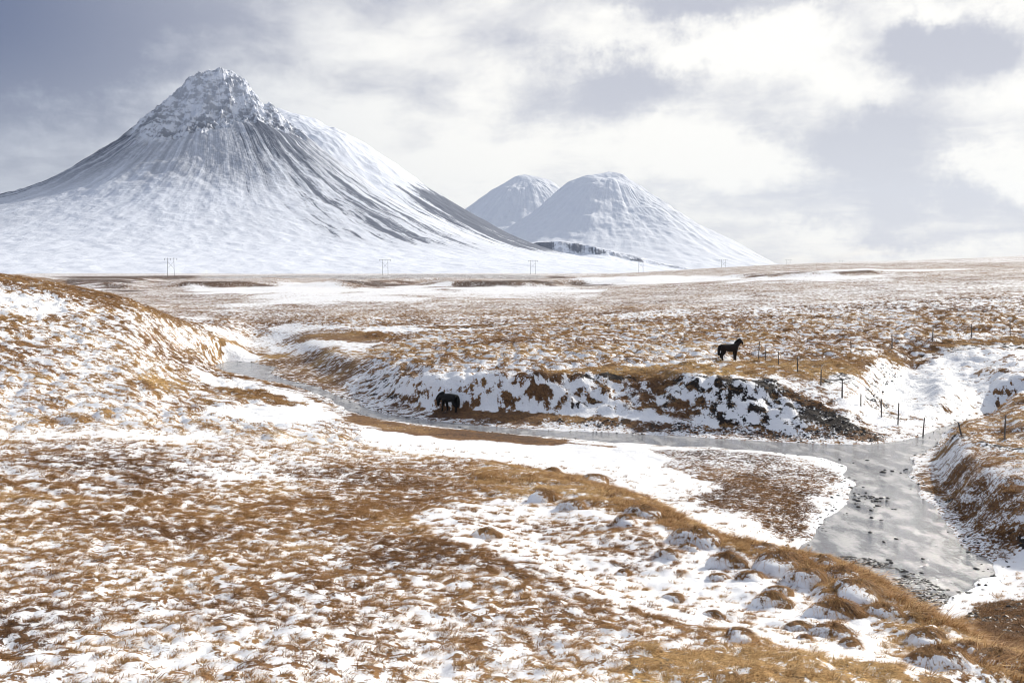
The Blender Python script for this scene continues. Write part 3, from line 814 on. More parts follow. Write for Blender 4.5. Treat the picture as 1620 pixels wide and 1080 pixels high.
# cliff-edged foothill under the two right mountains
def foothill():
    D = 4300.0; k = D / F
    px = np.linspace(780, 1140, 420); yv = np.linspace(-420, 420, 110)
    P, Yv = np.meshgrid(px, yv)
    X = (P - 810) / F * D
    ridge = np.interp(P, [780, 820, 850, 890, 930, 960, 1000, 1050, 1095, 1140], [38, 42, 48, 50, 44, 37, 28, 16, 7, -6]) * k
    cl = np.interp(P, [780, 830, 870, 900, 930, 960, 1000, 1050, 1095, 1140], [5, 8, 14, 18, 13, 8, 9, 6, 4, 2]) * k
    e = Yv + fbm(X, Yv, 160, 4, 7) * 60
    drop = cl * (1 - smooth(e, -40, 10))
    h = ridge - drop - np.clip(-e, 0, 400) * .12 * np.clip(ridge / 100, 0, 1) + np.clip(e, 0, 500) * .03
    h = h + fbm(X, Yv, 60, 4, 9) * 4 * np.clip(drop / (cl + 1) * 2, 0, 1)
    mid = np.exp(-((e + 15) / 32) ** 2)
    bare = -.45 + mid * (.58 + 1.4 * fbm(X, Yv, 110, 4, 8)) + .25 * fbm(X, Yv, 90, 3, 8)
    Vv = np.stack([X, D + Yv, 6 + h], -1).reshape(-1, 3)
    me = mesh_np('foothill', Vv, grid_faces(len(yv), len(px))[:, ::-1], M_MT, True, {'bare': bare, 'crag': mid * .6})
    a = me.attributes.new('flow', 'FLOAT_VECTOR', 'POINT')
    a.data.foreach_set('vector', np.stack([X * .04, Yv * .004, X * 0], -1).astype(np.float32).ravel())
    tag(link('foothill', me), 'low snowy foothill with a band of dark cliffs below the rounded mountain', 'hill', kind='structure')
foothill()

# ------------------------------------------------------------------ grass
def blades_mesh(name, n, spread, lmin, lmax, width, lean, seed, dome=None, tone_v=None, segs=2):
    """a tuft: n curved blades leaning with the wind; on a dome they hang from its skin"""
    rg = np.random.RandomState(seed)
    Vs, Fs, al, rn = [], [], [], []
    for i in range(n):
        a = rg.rand() * 2 * math.pi
        rad = spread * math.sqrt(rg.rand())
        L = lmin + (lmax - lmin) * rg.rand()
        if dome is None:
            base = np.array([rad * math.cos(a), rad * math.sin(a), -0.02])
            out = np.array([math.cos(a) * .55 + lean[0] + rg.randn() * .35, math.sin(a) * .55 + lean[1] + rg.randn() * .35, 0])
            up = .75 + .3 * rg.rand()
        else:
            base, nrm = dome(rg)
            out = np.array([nrm[0] * .8 + lean[0] + rg.randn() * .25, nrm[1] * .8 + lean[1] + rg.randn() * .25, 0])
            up = .35 + .4 * rg.rand()
        w = width * (.6 + .8 * rg.rand())
        rnd = rg.rand()
        sd = np.array([-out[1], out[0], 0]); sd = sd / (np.linalg.norm(sd) + 1e-6) * w
        if rg.rand() < .5:
            sd = np.array([w, 0, 0]) * (1 if rg.rand() < .5 else -1)
        b0 = len(Vs)
        for sgm in range(segs + 1):
            t = sgm / segs
            droop = (.55 if dome is None else .95) * t * t
            p = base + L * (out * (.35 * t + .65 * t * t) * .9 + np.array([0, 0, up * t - droop]))
            ww = 1 - t * .85
            Vs += [p - sd * ww * .5, p + sd * ww * .5]
            al += [t, t]; rn += [rnd, rnd]
        for sgm in range(segs):
            q = b0 + sgm * 2
            Fs.append([q, q + 1, q + 3, q + 2])
    at_ = {'along': np.array(al), 'rnd': np.array(rn)}
    if tone_v is not None:
        at_['tone_v'] = np.full(len(al), tone_v)
    return mesh_np(name, np.array(Vs), np.array(Fs), M_GRASS, False, at_)

def tuft_collection(name, specs):
    c = bpy.data.collections.new(name)
    for i, sp in enumerate(specs):
        o = bpy.data.objects.new('grass_tuft_%02d' % i, blades_mesh('grass_tuft', *sp))
        c.objects.link(o)
    return c

def scatter(name, label, pts, scale, rotz, tilt, tone, idx, coll):
    n = len(pts)
    me = bpy.data.meshes.new(name)
    me.vertices.add(n)
    me.vertices.foreach_set('co', pts.astype(np.float32).ravel())
    for an, ty, av in (('scl', 'FLOAT', scale), ('tone', 'FLOAT', tone)):
        a = me.attributes.new(an, ty, 'POINT'); a.data.foreach_set('value', av.astype(np.float32))
    a = me.attributes.new('idx', 'INT', 'POINT'); a.data.foreach_set('value', idx.astype(np.int32))
    a = me.attributes.new('rot', 'FLOAT_VECTOR', 'POINT')
    a.data.foreach_set('vector', np.stack([tilt[:, 0], tilt[:, 1], rotz], -1).astype(np.float32).ravel())
    o = link(name, me)
    ng = bpy.data.node_groups.new(name, 'GeometryNodeTree')
    ng.interface.new_socket('Geometry', in_out='INPUT', socket_type='NodeSocketGeometry')
    ng.interface.new_socket('Geometry', in_out='OUTPUT', socket_type='NodeSocketGeometry')
    gi = ng.nodes.new('NodeGroupInput'); go = ng.nodes.new('NodeGroupOutput')
    ip = ng.nodes.new('GeometryNodeInstanceOnPoints')
    ci = ng.nodes.new('GeometryNodeCollectionInfo')
    ci.inputs['Collection'].default_value = coll
    ci.inputs['Separate Children'].default_value = True
    ci.inputs['Reset Children'].default_value = True
    def named(nm, ty):
        nd = ng.nodes.new('GeometryNodeInputNamedAttribute'); nd.data_type = ty
        nd.inputs['Name'].default_value = nm
        return nd.outputs['Attribute']
    e2r = ng.nodes.new('FunctionNodeEulerToRotation')
    ng.links.new(named('rot', 'FLOAT_VECTOR'), e2r.inputs[0])
    ng.links.new(gi.outputs[0], ip.inputs['Points'])
    ng.links.new(ci.outputs[0], ip.inputs['Instance'])
    ip.inputs['Pick Instance'].default_value = True
    ng.links.new(named('idx', 'INT'), ip.inputs['Instance Index'])
    ng.links.new(e2r.outputs[0], ip.inputs['Rotation'])
    ng.links.new(named('scl', 'FLOAT'), ip.inputs['Scale'])
    ng.links.new(ip.outputs[0], go.inputs[0])
    md = o.modifiers.new('scatter', 'NODES'); md.node_group = ng
    tag(o, label, 'grass', kind='stuff')
    return o

LEAN = (.35, -.10)
near_c = tuft_collection('tufts_near', [
    (20, .06, .07, .16, .009, LEAN, 1), (26, .08, .08, .18, .009, LEAN, 2), (16, .05, .06, .13, .010, LEAN, 3),
    (30, .09, .09, .22, .009, (.5, -.2), 4), (18, .07, .04, .10, .011, (.2, .2), 5), (24, .07, .09, .24, .009, (.6, .1), 6)])
mid_c = tuft_collection('tufts_mid', [
    (26, .22, .16, .34, .022, LEAN, 11), (30, .28, .14, .30, .024, LEAN, 12), (22, .18, .18, .40, .020, (.5, -.2), 13), (34, .32, .10, .22, .028, (.3, .2), 14)])

RG = np.random.RandomState(7)
def candidates(n, r0, r1, half):
    # even over the area, thinned with distance
    r = r0 * (r1 / r0) ** RG.rand(n)
    r = np.sqrt(r0 ** 2 + (r1 ** 2 - r0 ** 2) * RG.rand(n)) * .45 + r * .55
    t = np.radians((RG.rand(n) * 2 - 1) * half)
    return r * np.sin(t), r * np.cos(t), r

x, y, r = candidates(250000, 9.5, 56, 31)
mv = sample(M_SOFT, x, y) + .05 + 1.15 * fbm(x, y, 0.15, 2, 51, gain=.6); so = sample(SOILn, x, y); sd_ = sample(SD, x, y); ts = sample(TONE, x, y)
keep = (mv < 0.04 - .22 * RG.rand(len(x))) & (sd_ > .4) & (so < .35 + .4 * RG.rand(len(x)))
x, y, r, mv, ts = (q[keep] for q in (x, y, r, mv, ts))
z = sample(H, x, y)
scatter('dry_grass', 'dry brown and straw coloured grass covering the near slope between snow patches',
        np.stack([x, y, z], -1), (.60 + .45 * RG.rand(len(x))) * (1 + .020 * np.clip(r - 18, 0, 40)) * np.clip(.80 - mv * .35, .6, 1.25),
        RG.randn(len(x)) * .5, RG.randn(len(x), 2) * .12, np.clip(ts + .08, 0, 1), RG.randint(0, 6, len(x)), near_c)
N_NEAR = len(x)
x, y, r = candidates(120000, 46, 190, 30)
mv = sample(M, x, y); so = sample(SOILn, x, y); sd_ = sample(SD, x, y); ts = sample(TONE, x, y)
hl_ = sample(HL, x, y)
keep = (mv < 0.04 - .15 * RG.rand(len(x))) & (sd_ > .6) & (so < .45 + .5 * RG.rand(len(x))) & (hl_ > .06 + .1 * RG.rand(len(x)))
x, y, r, mv, ts = (q[keep] for q in (x, y, r, mv, ts))
z = sample(H, x, y)
scatter('dry_grass', 'pale dry grass on the hummocks across the river and on the left hillside',
        np.stack([x, y, z], -1), .6 + .5 * RG.rand(len(x)), RG.randn(len(x)) * .5, RG.randn(len(x), 2) * .12, np.clip(ts + .05, 0, 1), RG.randint(0, 4, len(x)), mid_c)
# long overhanging grass on the lip of the near bank
lip_px = [(760,752),(850,757),(930,766),(1000,793),(1050,814),(1120,848),(1200,868),(1270,888),(1335,905),(1425,948),(1500,1000),(1560,1035),(1620,1068)]
lp = np.array([ground(a, b, H) for a, b in lip_px])
seg = RG.randint(0, len(lp) - 1, 4200); tt = RG.rand(4200)
lx = lp[seg] + (lp[seg + 1] - lp[seg]) * tt[:, None] + RG.randn(4200, 2) * np.array([.45, .75])
kp = fbm(lx[:, 0], lx[:, 1], 1.1, 2, 99) > -.22
lx = lx[kp]
scatter('dry_grass', 'long shaggy straw coloured grass hanging along the lip of the near bank',
        np.stack([lx[:, 0], lx[:, 1], sample(H, lx[:, 0], lx[:, 1])], -1), 1.2 + 1.1 * RG.rand(len(lx)), RG.randn(len(lx)) * .6, RG.randn(len(lx), 2) * .2,
        np.clip(.52 + .18 * RG.randn(len(lx)), 0, 1), RG.randint(0, 6, len(lx)), near_c)
print('tufts', N_NEAR, len(x))

# ------------------------------------------------------------------ tussocks on the near bank
def make_tussock_data(seed):
    rg = np.random.RandomState(seed)
    nr, nt = 14, 30
    t = np.linspace(0, 2 * math.pi, nt)
    u = np.linspace(0, 1, nr)
    T, U = np.meshgrid(t, u)
    lob = 1 + .16 * np.sin(2 * T + rg.rand() * 6) + .10 * np.sin(3 * T + rg.rand() * 6) + .06 * np.sin(5 * T + rg.rand() * 6)
    rad = lob * np.sin(U * math.pi / 2) ** .9
    zz = .78 * np.cos(U * math.pi / 2) ** .75 - .12 * U
    X = rad * np.cos(T); Y = rad * np.sin(T)
    nn = fbm(X + seed * 9.0, Y + zz, .55, 3, seed)
    zz = zz + nn * .07 * (1 - U); X = X * (1 + nn * .06); Y = Y * (1 + nn * .06)
    zz += .10 * Y * (1 - U)                       # crest leans away from the drift
    lee = X * WX + Y * WY
    snow = .85 * lee - .30 - 1.2 * np.clip(zz - .45, 0, 1) + .35 * nn
    me = mesh_np('mound', np.stack([X, Y, zz], -1).reshape(-1, 3), grid_faces(nr, nt)[:, ::-1], M_GROUND, True,
                 {'snow': snow, 'soil': np.full(snow.shape, .22), 'tone': np.full(snow.shape, .42), 'far': np.zeros(snow.shape)})
    def dome(r2):
        for _ in range(50):
            i = r2.randint(0, nr - 3); j = r2.randint(0, nt - 1)
            if snow[i, j] < .22 + .15 * r2.randn():
                break
        p = np.array([X[i, j], Y[i, j], zz[i, j] - .02]) + r2.randn(3) * .03
        nv = np.array([X[i, j], Y[i, j], .5 + zz[i, j]])
        return p, nv / np.linalg.norm(nv)
    gr = blades_mesh('grass', 900, 0, .25, .70, .018, (.22, -.05), seed + 100, dome, .50, 3)
    return me, gr
TD = [make_tussock_data(s) for s in (3, 8, 15, 22, 31)]
# (px, py of the foot, width in px, where it stands)
TUSS = [(1213,868,30,'small grass tussock at the water edge, top of the near bank'),(1240,903,56,'wide snowy grass tussock above the gravelly river shallows'),
 (1193,918,40,'low round tussock left of the wide snowy one by the shallows'),(1153,897,44,'flat dark tussock on the snow below the dark-rimmed mound'),
 (1282,925,42,'shaggy tan tussock between two larger ones on the bank crest'),(1302,898,30,'small tan tussock overlooking the gravel shallows'),
 (1340,918,42,'upright round tussock on the bank crest beside the river gravel'),(1366,948,62,'largest broad tussock of the bank crest, snowy face'),
 (1332,978,56,'big dome tussock with a snow-plastered front, below the crest'),(1406,982,46,'tall dark dome tussock rightmost of the crest group'),
 (1326,1008,46,'snowy tussock in front of the big dome tussock'),(1350,1024,28,'small dark tussock at the foot of the snowy ones'),
 (1374,972,22,'little tussock squeezed between the two tall domes'),(1225,958,36,'brown tussock alone on the snow slope left of the crest group'),
 (1236,942,28,'small tussock just behind the lone brown one'),(1272,998,34,'low snow-capped tussock in the swale'),(1276,1012,20,'tiny tussock below the low snow-capped one'),
 (1174,1010,34,'snow-capped tussock at the edge of the brown grass'),(1130,978,26,'small grey tussock in the middle of the swale'),(1138,918,24,'small tussock on snow under the flat dark one'),
 (1090,872,22,'small tussock left of the dark-rimmed mound foot'),(1474,1022,42,'round dark tussock in the tan grass by the lower right bank'),
 (1544,1040,46,'straw-coloured tussock near the bottom right corner'),(1594,1052,52,'rounded tussock in the bottom right corner'),
 (1497,1056,60,'wide dark hollow-sided tussock at the bottom right'),(1020,818,46,'dark tussock on the bank rim with snow hollow beside it'),
 (990,832,34,'snow-faced tussock left of the dark rim tussock'),(943,763,36,'round tan tussock against the snow flat'),(873,749,30,'small tan tussock farthest along the near bank'),
 (1068,950,28,'snow-capped tussock in the middle of the snow slope'),(1057,884,30,'grey tussock among the brown stems on the snow slope'),(987,910,22,'tiny snowy tussock on the open snow'),
 (860,794,42,'dark-fronted tussock on the upper end of the near bank'),(768,850,36,'lone arched tussock at the top of the swale'),(907,806,34,'dark tussock under the grassy rim'),
 (1104,864,62,'black-rimmed snowy mound on the near bank')]
for i, (px, py, wpx, lab) in enumerate(TUSS):
    gx, gy = ground(px, py, H)
    gz = float(sample(H, gx, gy))
    s = wpx / F * math.hypot(gx, gy) * (.72 if px > 1200 else .62)
    root = bpy.data.objects.new('grass_tussock', None)
    COL.objects.link(root)
    root.empty_display_size = .2
    gy += s * .6
    root.location = (gx, gy, float(sample(H, gx, gy)) - .22 * s)
    rg = random.Random(i)
    root.rotation_euler = (0, 0, rg.uniform(-.5, .5))
    root.scale = (s * rg.uniform(.95, 1.15), s * rg.uniform(.95, 1.2), s * rg.uniform(.85, 1.15))
    tag(root, lab, 'tussock', 'grass tussocks along the near river bank')
    me, gr = TD[i % 5]
    link('mound', me, root)
    gg = link('grass', gr, root)
    tag(gg, kind='stuff')

# ------------------------------------------------------------------ stones in the river
def stone_mesh(seed):
    bm = bmesh.new()
    bmesh.ops.create_icosphere(bm, subdivisions=2, radius=1)
    rg = random.Random(seed)
    f = [rg.uniform(.7, 1.3) for _ in range(3)]
    for v in bm.verts:
        n = float(fbm(np.array([v.co.x + seed * 3.1 + v.co.z]), np.array([v.co.y - v.co.z]), .9, 2, seed)[0])
        v.co *= 1 + .25 * n
        v.co.x *= f[0]; v.co.y *= f[1]; v.co.z *= .55
    me = bpy.data.meshes.new('stone'); bm.to_mesh(me); bm.free()
    me.materials.append(M_STONE)
    return me
SM = [stone_mesh(s) for s in range(6)]
def stone(px, py, wpx, label, group, i):
    gx, gy = at(px, py, 0.0)
    s = max(.05, wpx / F * gy * .5)
    o = link('river_stone', SM[i % 6])
    o.location = (gx, gy, s * .12)
    o.rotation_euler = (0, 0, i * 1.7)
    o.scale = (s, s * .9, s * .9)
    tag(o, label, 'stone', group)
rg = random.Random(5)
k = 0
for _ in range(34):
    px = rg.gauss(1366, 18); py = rg.gauss(786, 8) + (px - 1366) * .25
    stone(px, py, rg.uniform(3.5, 8), 'dark wet stone in the cluster standing in the river beside the brown flat', 'stones clustered mid-river', k); k += 1
for px, py, wpx, lab in [(1379,819,8,'upper left of two dark stones just below the mid-river stone cluster'),(1394,823,6,'lower right of two dark stones just below the mid-river stone cluster'),
 (1377,842,7,'lone dark stone in mid-channel left, between two pairs of stones'),(1399,857,8,'larger left one of two stones low in the open grey water'),
 (1418,852,6,'smaller right one of two stones low in the open grey water'),(1340,812,5,'small stone in the water close to the snowy left shore'),
 (1460,884,8,'dark stone in grey water off the snowy right shore'),(1532,873,7,'dark stone at the foot of the overhanging right bank'),
 (1545,900,8,'dark stone at the water line of the snowy right shore'),(1458,906,6,'small stone between the gravel shallows and open water'),
 (1406,886,7,'stone just above the gravel shallows'),(1500,842,5,'small stone near the right bank, halfway down the wide reach')]:
    stone(px, py, wpx, lab, 'scattered stones in open water', k); k += 1
for px, py, wpx in [(1400,743,5),(1412,745,6),(1396,747,8),(1434,742,5),(1372,728,5),(1350,732,4),(1425,748,5)]:
    stone(px, py, wpx, 'dark stone in the shallow riffle near the right bank', 'stones in the riffle', k); k += 1
for px, py, wpx in [(1430,930,10),(1455,945,9),(1500,933,7),(1470,958,8),(1520,940,8),(1410,890,9)]:
    stone(px, py, wpx, 'dark rounded stone at the edge of the gravel shallows', 'stones at the gravel edge', k); k += 1

def pebbles():
    """gravel bar under the near bank, along the river edges and dark clods in the gully: too many to count"""
    rg = np.random.RandomState(3)
    bm0 = bmesh.new(); bmesh.ops.create_icosphere(bm0, subdivisions=1, radius=1)
    bv = np.array([v.co[:] for v in bm0.verts]); bf = np.array([[v.index for v in f.verts] for f in bm0.faces]); bm0.free()
    spots = []
    A = [(1270,862),(1300,868),(1360,880),(1420,900),(1480,925),(1500,940),(1470,965),(1430,968),(1380,940),(1310,905)]
    P = [at(a, b, 0.0) for a, b in A]; pa = np.array(P)
    while len(spots) < 1500:
        c = pa.min(0) + (pa.max(0) - pa.min(0)) * rg.rand(400, 2)
        ins = c[sdf(P, c[:, 0], c[:, 1]) < .2]
        ins = ins[fbm(ins[:, 0], ins[:, 1], 1.2, 2, 4) > -.15]
        spots += [(a, b, .03 + .07 * rg.rand() ** 2, .0) for a, b in ins]
    # edges of the channel
    pr = np.array(RIVER)
    for a, b in zip(pr, np.roll(pr, -1, 0)):
        L = np.hypot(*(b - a))
        for _ in range(int(L * 5)):
            t = rg.rand(); q = a + (b - a) * t + rg.randn(2) * .35
            spots.append((q[0], q[1], .025 + .06 * rg.rand() ** 2, None))
    # dark clods of the eroded gullies
    for A, n in (([(1180,602),(1230,602),(1290,630),(1345,665),(1405,692),(1300,690),(1290,665),(1250,642)], 220), ([(1395,578),(1430,588),(1395,612),(1400,640),(1440,664),(1370,640),(1372,606)], 120),
                 ([(880,672),(1100,684),(1250,694),(1390,700),(1390,692),(1250,685),(1100,674),(880,662)], 350), ([(1530,975),(1580,955),(1640,950),(1640,1020),(1560,1000)], 260)):
        P = [ground(a, b) for a, b in A]; pa = np.array(P); got = 0
        while got < n:
            c = pa.min(0) + (pa.max(0) - pa.min(0)) * rg.rand(400, 2)
            ins = c[sdf(P, c[:, 0], c[:, 1]) < .1]
            ins = ins[fbm(ins[:, 0], ins[:, 1], 2.0, 2, 14) > -.2]
            for a, b in ins[:n - got]:
                spots.append((a, b, .03 + .09 * rg.rand() ** 2, None))
            got += len(ins)
    S = np.array([(a, b, c) for a, b, c, _ in spots])
    z = np.maximum(sample(H, S[:, 0], S[:, 1]), -0.02)
    n = len(S)
    ang = rg.rand(n) * 6.28; fx = .8 + .7 * rg.rand(n); fz = .45 + .3 * rg.rand(n)
    jit = 1 + .25 * rg.randn(n, len(bv), 1)
    vv = bv[None] * jit
    X = (vv[..., 0] * np.cos(ang)[:, None] - vv[..., 1] * np.sin(ang)[:, None]) * fx[:, None]
    Y = vv[..., 0] * np.sin(ang)[:, None] + vv[..., 1] * np.cos(ang)[:, None]
    W = np.stack([X * S[:, 2:3] + S[:, 0:1], Y * S[:, 2:3] + S[:, 1:2], vv[..., 2] * (S[:, 2] * fz)[:, None] + z[:, None]], -1).reshape(-1, 3)
    Fc = (bf[None] + (np.arange(n) * len(bv))[:, None, None]).reshape(-1, 3)
    o = link('gravel', mesh_np('gravel', W, Fc, M_STONE, False))
    tag(o, 'dark gravel and clods along the river edges and in the gully', 'gravel', kind='stuff')
pebbles()

# ------------------------------------------------------------------ fence posts
def post_mesh(seed, h):
    rg = random.Random(seed)
    bm = bmesh.new()
    rings = []
    n = 9; lv = 7
    for i in range(lv):
        t = i / (lv - 1)
        r = .050 - .010 * t + rg.uniform(-.004, .004)
        ring = []
        for j in range(n):
            a = 2 * math.pi * j / n
            rr = r * (1 + .12 * math.sin(a * 2 + seed) + rg.uniform(-.05, .05))
            z = -.25 + (h + .25) * t
            if i == lv - 1:
                z += rr * math.cos(a + seed) * .8            # split slanting top
            ring.append(bm.verts.new((rr * math.cos(a) + .012 * math.sin(t * 3 + seed), rr * math.sin(a), z)))
        rings.append(ring)
    for a, b in zip(rings, rings[1:]):
        for j in range(n):
            bm.faces.new((a[j], a[(j + 1) % n], b[(j + 1) % n], b[j]))
    bm.faces.new(rings[-1]); bm.faces.new(rings[0][::-1])
    me = bpy.data.meshes.new('fence_post'); bm.to_mesh(me); bm.free()
    me.materials.append(M_POST)
    return me
# lower line runs from the standing horse down to the river mouth, upper line along the terrace edge: (zoomed survey x, foot y, height px, label)
POSTS = [(1200.3,570,28.5,'tall dark fence post nearest the standing dark bay horse'),(1210.7,570,20,'thin fence post just right of the tall one by the standing horse'),
 (1231.7,577.3,21,'fence post third in line from the standing horse'),(1261.7,589.3,23,'fence post fourth in line from the standing horse, above the gully'),
 (1298.3,609.3,23,'fence post on the grassy mound edge, fifth from the standing horse'),(1332.3,630,29,'fence post on the snow spur between the two dark gullies'),
 (1362,643.3,18.5,'short fence post in the snow below the grassy mound'),(1394,660.7,27,'dark fence post eighth from the standing horse'),
 (1420.7,671.7,32,'tall fence post near the foot of the snow spur'),(1460,691.7,29,'fence post standing at the edge of the side stream'),
 (1522,690,22,'tilted fence post on the left end of the grassy right bank'),(1589.3,696.7,35,'tall fence post on top of the grassy right bank'),
 (1346.3,559,19,'leftmost fence post of the upper line along the terrace edge'),(1411,553.3,21,'second fence post of the upper line from its left end'),
 (1475.7,540,23,'middle fence post of the upper line on the terrace'),(1537,536,19.5,'fence post second from the right in the upper line'),
 (1598,530.7,22,'rightmost fence post of the upper line on the terrace')]
for i, (px, py, hp, lab) in enumerate(POSTS):
    gx, gy = ground(px, py, H)
    h = hp / F * math.hypot(gx, gy)
    o = link('fence_post', post_mesh(i, h))
    o.location = (gx, gy, float(sample(H, gx, gy)))
    rg = random.Random(i + 50)
    o.rotation_euler = (rg.uniform(-.05, .05), .30 if 'tilted' in lab else rg.uniform(-.06, .06), rg.uniform(0, 6))
    if 'tilted' in lab:
        o.rotation_euler = (0, -.30, 0)
    tag(o, lab, 'fence post', 'wooden fence posts across the river')

# ------------------------------------------------------------------ power line
def tube(bm, a, b, r0, r1, n=8):
    a = Vector(a); b = Vector(b); d = (b - a).normalized()
    u = d.orthogonal().normalized(); v = d.cross(u)
    A = [bm.verts.new(a + (u * math.cos(t) + v * math.sin(t)) * r0) for t in [2 * math.pi * i / n for i in range(n)]]
    B = [bm.verts.new(b + (u * math.cos(t) + v * math.sin(t)) * r1) for t in [2 * math.pi * i / n for i in range(n)]]
    for i in range(n):
        bm.faces.new((A[i], A[(i + 1) % n], B[(i + 1) % n], B[i]))
    bm.faces.new(A[::-1]); bm.faces.new(B)
def tube_obj(name, segs, mat, parent):
    bm = bmesh.new()
    for s in segs:
        tube(bm, *s)
    me = bpy.data.meshes.new(name); bm.to_mesh(me); bm.free()
    me.materials.append(mat)
    return link(name, me, parent)
PY_LAB = ['tallest and nearest two-legged wooden power pylon, far left on the plain', 'second wooden power pylon from the left, below the rocky peak',
          'faint wooden power pylon in front of the dark heather bank mid-plain', 'wooden power pylon in front of the dark cliff foothill',
          'wooden power pylon against the right flank of the rounded mountain', 'wooden power pylon standing against the bright sky on the right',
          'tiny farthest power pylon just peeping over the right skyline']
for i in range(7):
    t = i * .2
    X = -270 + 735 * t; Y = 790 + 890 * t
    topv = [408, 410.5, 412, 403, 406, 405, 410][i]
    zg = float(sample(H, X, Y))
    hh = min(18.0, max(14.0, ZC + (430 - topv) / F * Y - zg))
    root = bpy.data.objects.new('power_pylon', None)
    COL.objects.link(root)
    root.location = (X, Y, zg)
    root.rotation_euler = (0, 0, math.radians(-12))
    tag(root, PY_LAB[i], 'pylon', 'wooden power pylons crossing the plain')
    sp = 2.9
    for s in (-1, 1):
        tube_obj('pole', [((s * sp, 0, -1), (s * sp * .97, 0, hh), .18, .13)], M_POLE, root)
    tube_obj('crossarm', [((-5.9, -.2, hh - .5), (5.9, -.2, hh - .5), .11, .11), ((-5.9, .2, hh - .5), (5.9, .2, hh - .5), .11, .11)], M_POLE, root)
    for s in (-1, 1):
        tube_obj('brace', [((-s * sp, s * .12, hh * .42), (s * sp, s * .12, hh * .80), .07, .07)], M_POLE, root)
    for xx in (-5.4, 0, 5.4):
        tube_obj('insulator', [((xx, 0, hh - .6), (xx, 0, hh - 1.9), .12, .10)], M_PORC, root)

# ------------------------------------------------------------------ horses
M_BLACK = mat_plain('black_coat', (.004, .004, .005), .4, 6, .75)
M_BAY = mat_plain('bay_coat', (.011, .005, .004), .6, 3, .75)
M_HAIR = mat_plain('black_hair', (.005, .005, .006), .5, 20, .7, (1, 1, .2))

def skin_mesh(name, verts, edges, mat, levels=2):
    me = bpy.data.meshes.new(name)
    me.from_pydata([v[:3] for v in verts], edges, [])
    o = bpy.data.objects.new(name, me)
    COL.objects.link(o)
    sk = o.modifiers.new('skin', 'SKIN')
    sk.use_smooth_shade = True
    sb = o.modifiers.new('sub', 'SUBSURF'); sb.levels = levels; sb.render_levels = levels
    lay_ = me.skin_vertices[0].data
    for i, v in enumerate(verts):
        lay_[i].radius = (v[3], v[4] if len(v) > 4 else v[3])
        lay_[i].use_root = (i == 0)
    dg = bpy.context.evaluated_depsgraph_get()
    out = bpy.data.meshes.new_from_object(o.evaluated_get(dg))
    bpy.data.objects.remove(o, do_unlink=True)
    out.name = name
    out.materials.clear(); out.materials.append(mat)
    for p in out.polygons:
        p.use_smooth = True
    return out

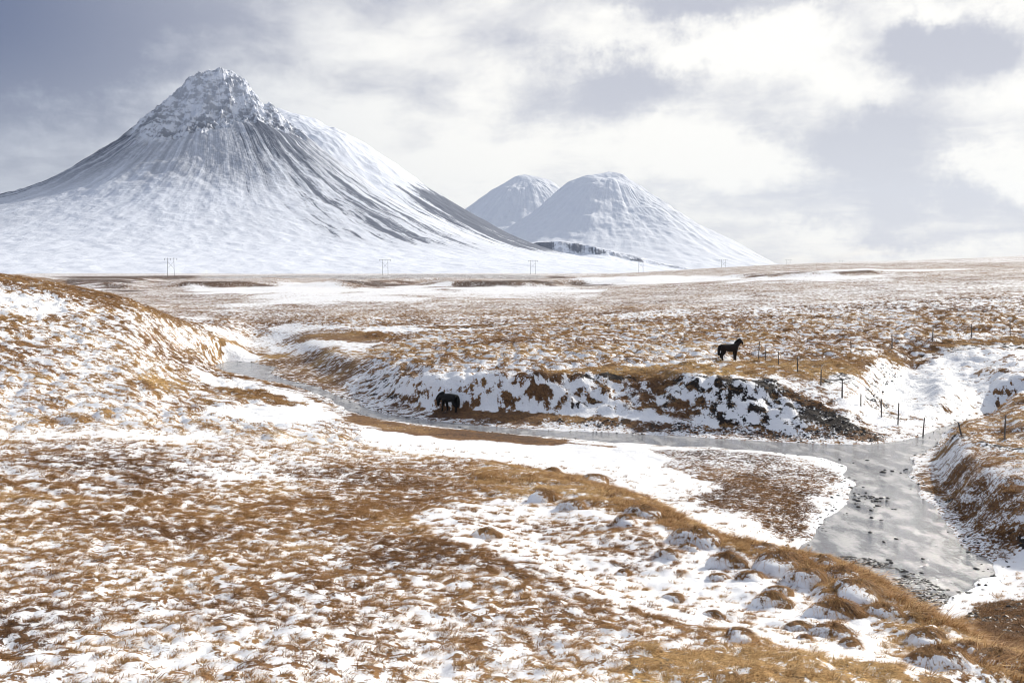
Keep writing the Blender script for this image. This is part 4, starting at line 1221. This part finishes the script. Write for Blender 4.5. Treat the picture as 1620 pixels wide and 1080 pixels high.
def horse(name, label, loc, rotz, grazing, mat):
    v = [(-.50, 0, 1.06, .36, .33), (-.15, 0, 1.02, .37, .35), (.20, 0, 1.00, .38, .35), (.50, 0, 1.05, .36, .30), (-.84, 0, 1.06, .29, .25)]
    e = [(0, 1), (1, 2), (2, 3), (0, 4)]
    if grazing:
        nk = [(.76, 0, 1.10, .28, .18), (1.02, 0, 1.00, .24, .15), (1.22, 0, .84, .19, .13), (1.30, 0, .66, .17, .12), (1.28, 0, .46, .12, .10), (1.25, 0, .33, .10, .085)]
    else:
        nk = [(.68, 0, 1.22, .29, .19), (.84, 0, 1.38, .25, .15), (.98, 0, 1.52, .20, .13), (1.10, 0, 1.53, .17, .12), (1.20, 0, 1.40, .12, .10), (1.27, 0, 1.28, .10, .085)]
    p = 3
    for q in nk:
        v.append(q); e.append((p, len(v) - 1)); p = len(v) - 1
    st = (.06 if grazing else 0)
    for s in (-1, 1):
        k = st * s
        ch = [(.52, .13 * s, .84, .20), (.50 + k, .15 * s, .64, .14), (.52 + k * 2, .15 * s, .40, .090), (.50 + k * 2.6, .15 * s, .14, .075), (.54 + k * 2.6, .15 * s, .02, .090)]
        p = 3
        for q in ch:
            v.append(q); e.append((p, len(v) - 1)); p = len(v) - 1
        ch = [(-.62, .14 * s, .86, .26), (-.56 - k, .16 * s, .66, .18), (-.78 - k * 2, .16 * s, .44, .10), (-.74 - k * 2.6, .16 * s, .14, .078), (-.70 - k * 2.6, .16 * s, .02, .090)]
        p = 0
        for q in ch:
            v.append(q); e.append((p, len(v) - 1)); p = len(v) - 1
    poll = 5 + 2
    pv = Vector(v[poll][:3])
    for s in (-1, 1):
        if grazing:
            a = [(pv.x + .08, .07 * s, pv.z + .06, .03), (pv.x + .15, .10 * s, pv.z + .12, .012)]
        else:
            a = [(pv.x + .03, .06 * s, pv.z + .14, .03), (pv.x + .05, .08 * s, pv.z + .24, .012)]
        p = poll
        for q in a:
            v.append(q); e.append((p, len(v) - 1)); p = len(v) - 1
    root = link(name, skin_mesh('horse', v, e, mat))
    root.scale = (.86, .94, 1.02) if grazing else (.90, 1.08, 1.04)
    root.location = loc
    root.rotation_euler = (0, 0, rotz)
    tag(root, label, 'horse', 'horses by the river')
    # mane falls over the neck, tail hangs from the croup
    ml = [(.50, 0, 1.34)] + [(q[0], 0, q[2]) for q in nk[:3]]
    mv = []
    for i, q in enumerate(nk[:4]):
        t = Vector((q[0], 0, q[2]))
        prev = Vector((v[3][0], 0, v[3][2])) if i == 0 else Vector((nk[i - 1][0], 0, nk[i - 1][2]))
        d = (t - prev).normalized(); up = Vector((-d.z, 0, d.x))
        c = t + up * q[3] * .85
        mv.append((c.x, .05, c.z, .11, .13))
    mv.insert(0, (.50, .03, 1.33, .06, .07))
    link('mane', skin_mesh('mane', mv, [(i, i + 1) for i in range(len(mv) - 1)], M_HAIR, 1), root)
    tv = [(-.86, 0, 1.20, .10), (-.97, 0, 1.14, .11), (-1.02, 0, .88, .15), (-1.01, .01, .62, .14), (-.98, .02, .38, .08)]
    link('tail', skin_mesh('tail', tv, [(i, i + 1) for i in range(4)], M_HAIR, 2), root)
    return root

gx, gy = ground(1154, 570, H)
horse('horse', 'dark bay horse standing side-on with head raised on the grassy terrace', (gx, gy, float(sample(H, gx, gy)) - .02), math.radians(8), False, M_BAY)
gx, gy = ground(711, 652, H)
horse('horse', 'black horse grazing head down on the brown strip by the river', (gx, gy, float(sample(H, gx, gy)) - .02), math.radians(142), True, M_BLACK)

# ------------------------------------------------------------------ haze over the plain
def haze():
    me = bpy.data.meshes.new('haze')
    bm = bmesh.new()
    bmesh.ops.create_cube(bm, size=1)
    for v in bm.verts:
        v.co = Vector((v.co.x * 19000, v.co.y * 19000, -1.5 if v.co.z < 0 else 800))
    bm.to_mesh(me); bm.free()
    m = bpy.data.materials.new('haze'); m.use_nodes = True
    m.node_tree.nodes.clear()
    pv = m.node_tree.nodes.new('ShaderNodeVolumePrincipled')
    pv.inputs['Color'].default_value = (.72, .83, 1.0, 1)
    pv.inputs['Density'].default_value = 2.7e-5
    pv.inputs['Anisotropy'].default_value = .2
    o = m.node_tree.nodes.new('ShaderNodeOutputMaterial')
    m.node_tree.links.new(pv.outputs[0], o.inputs['Volume'])
    me.materials.append(m)
    tag(link('haze', me), 'thin cold haze over the plain', 'haze', kind='stuff')
haze()
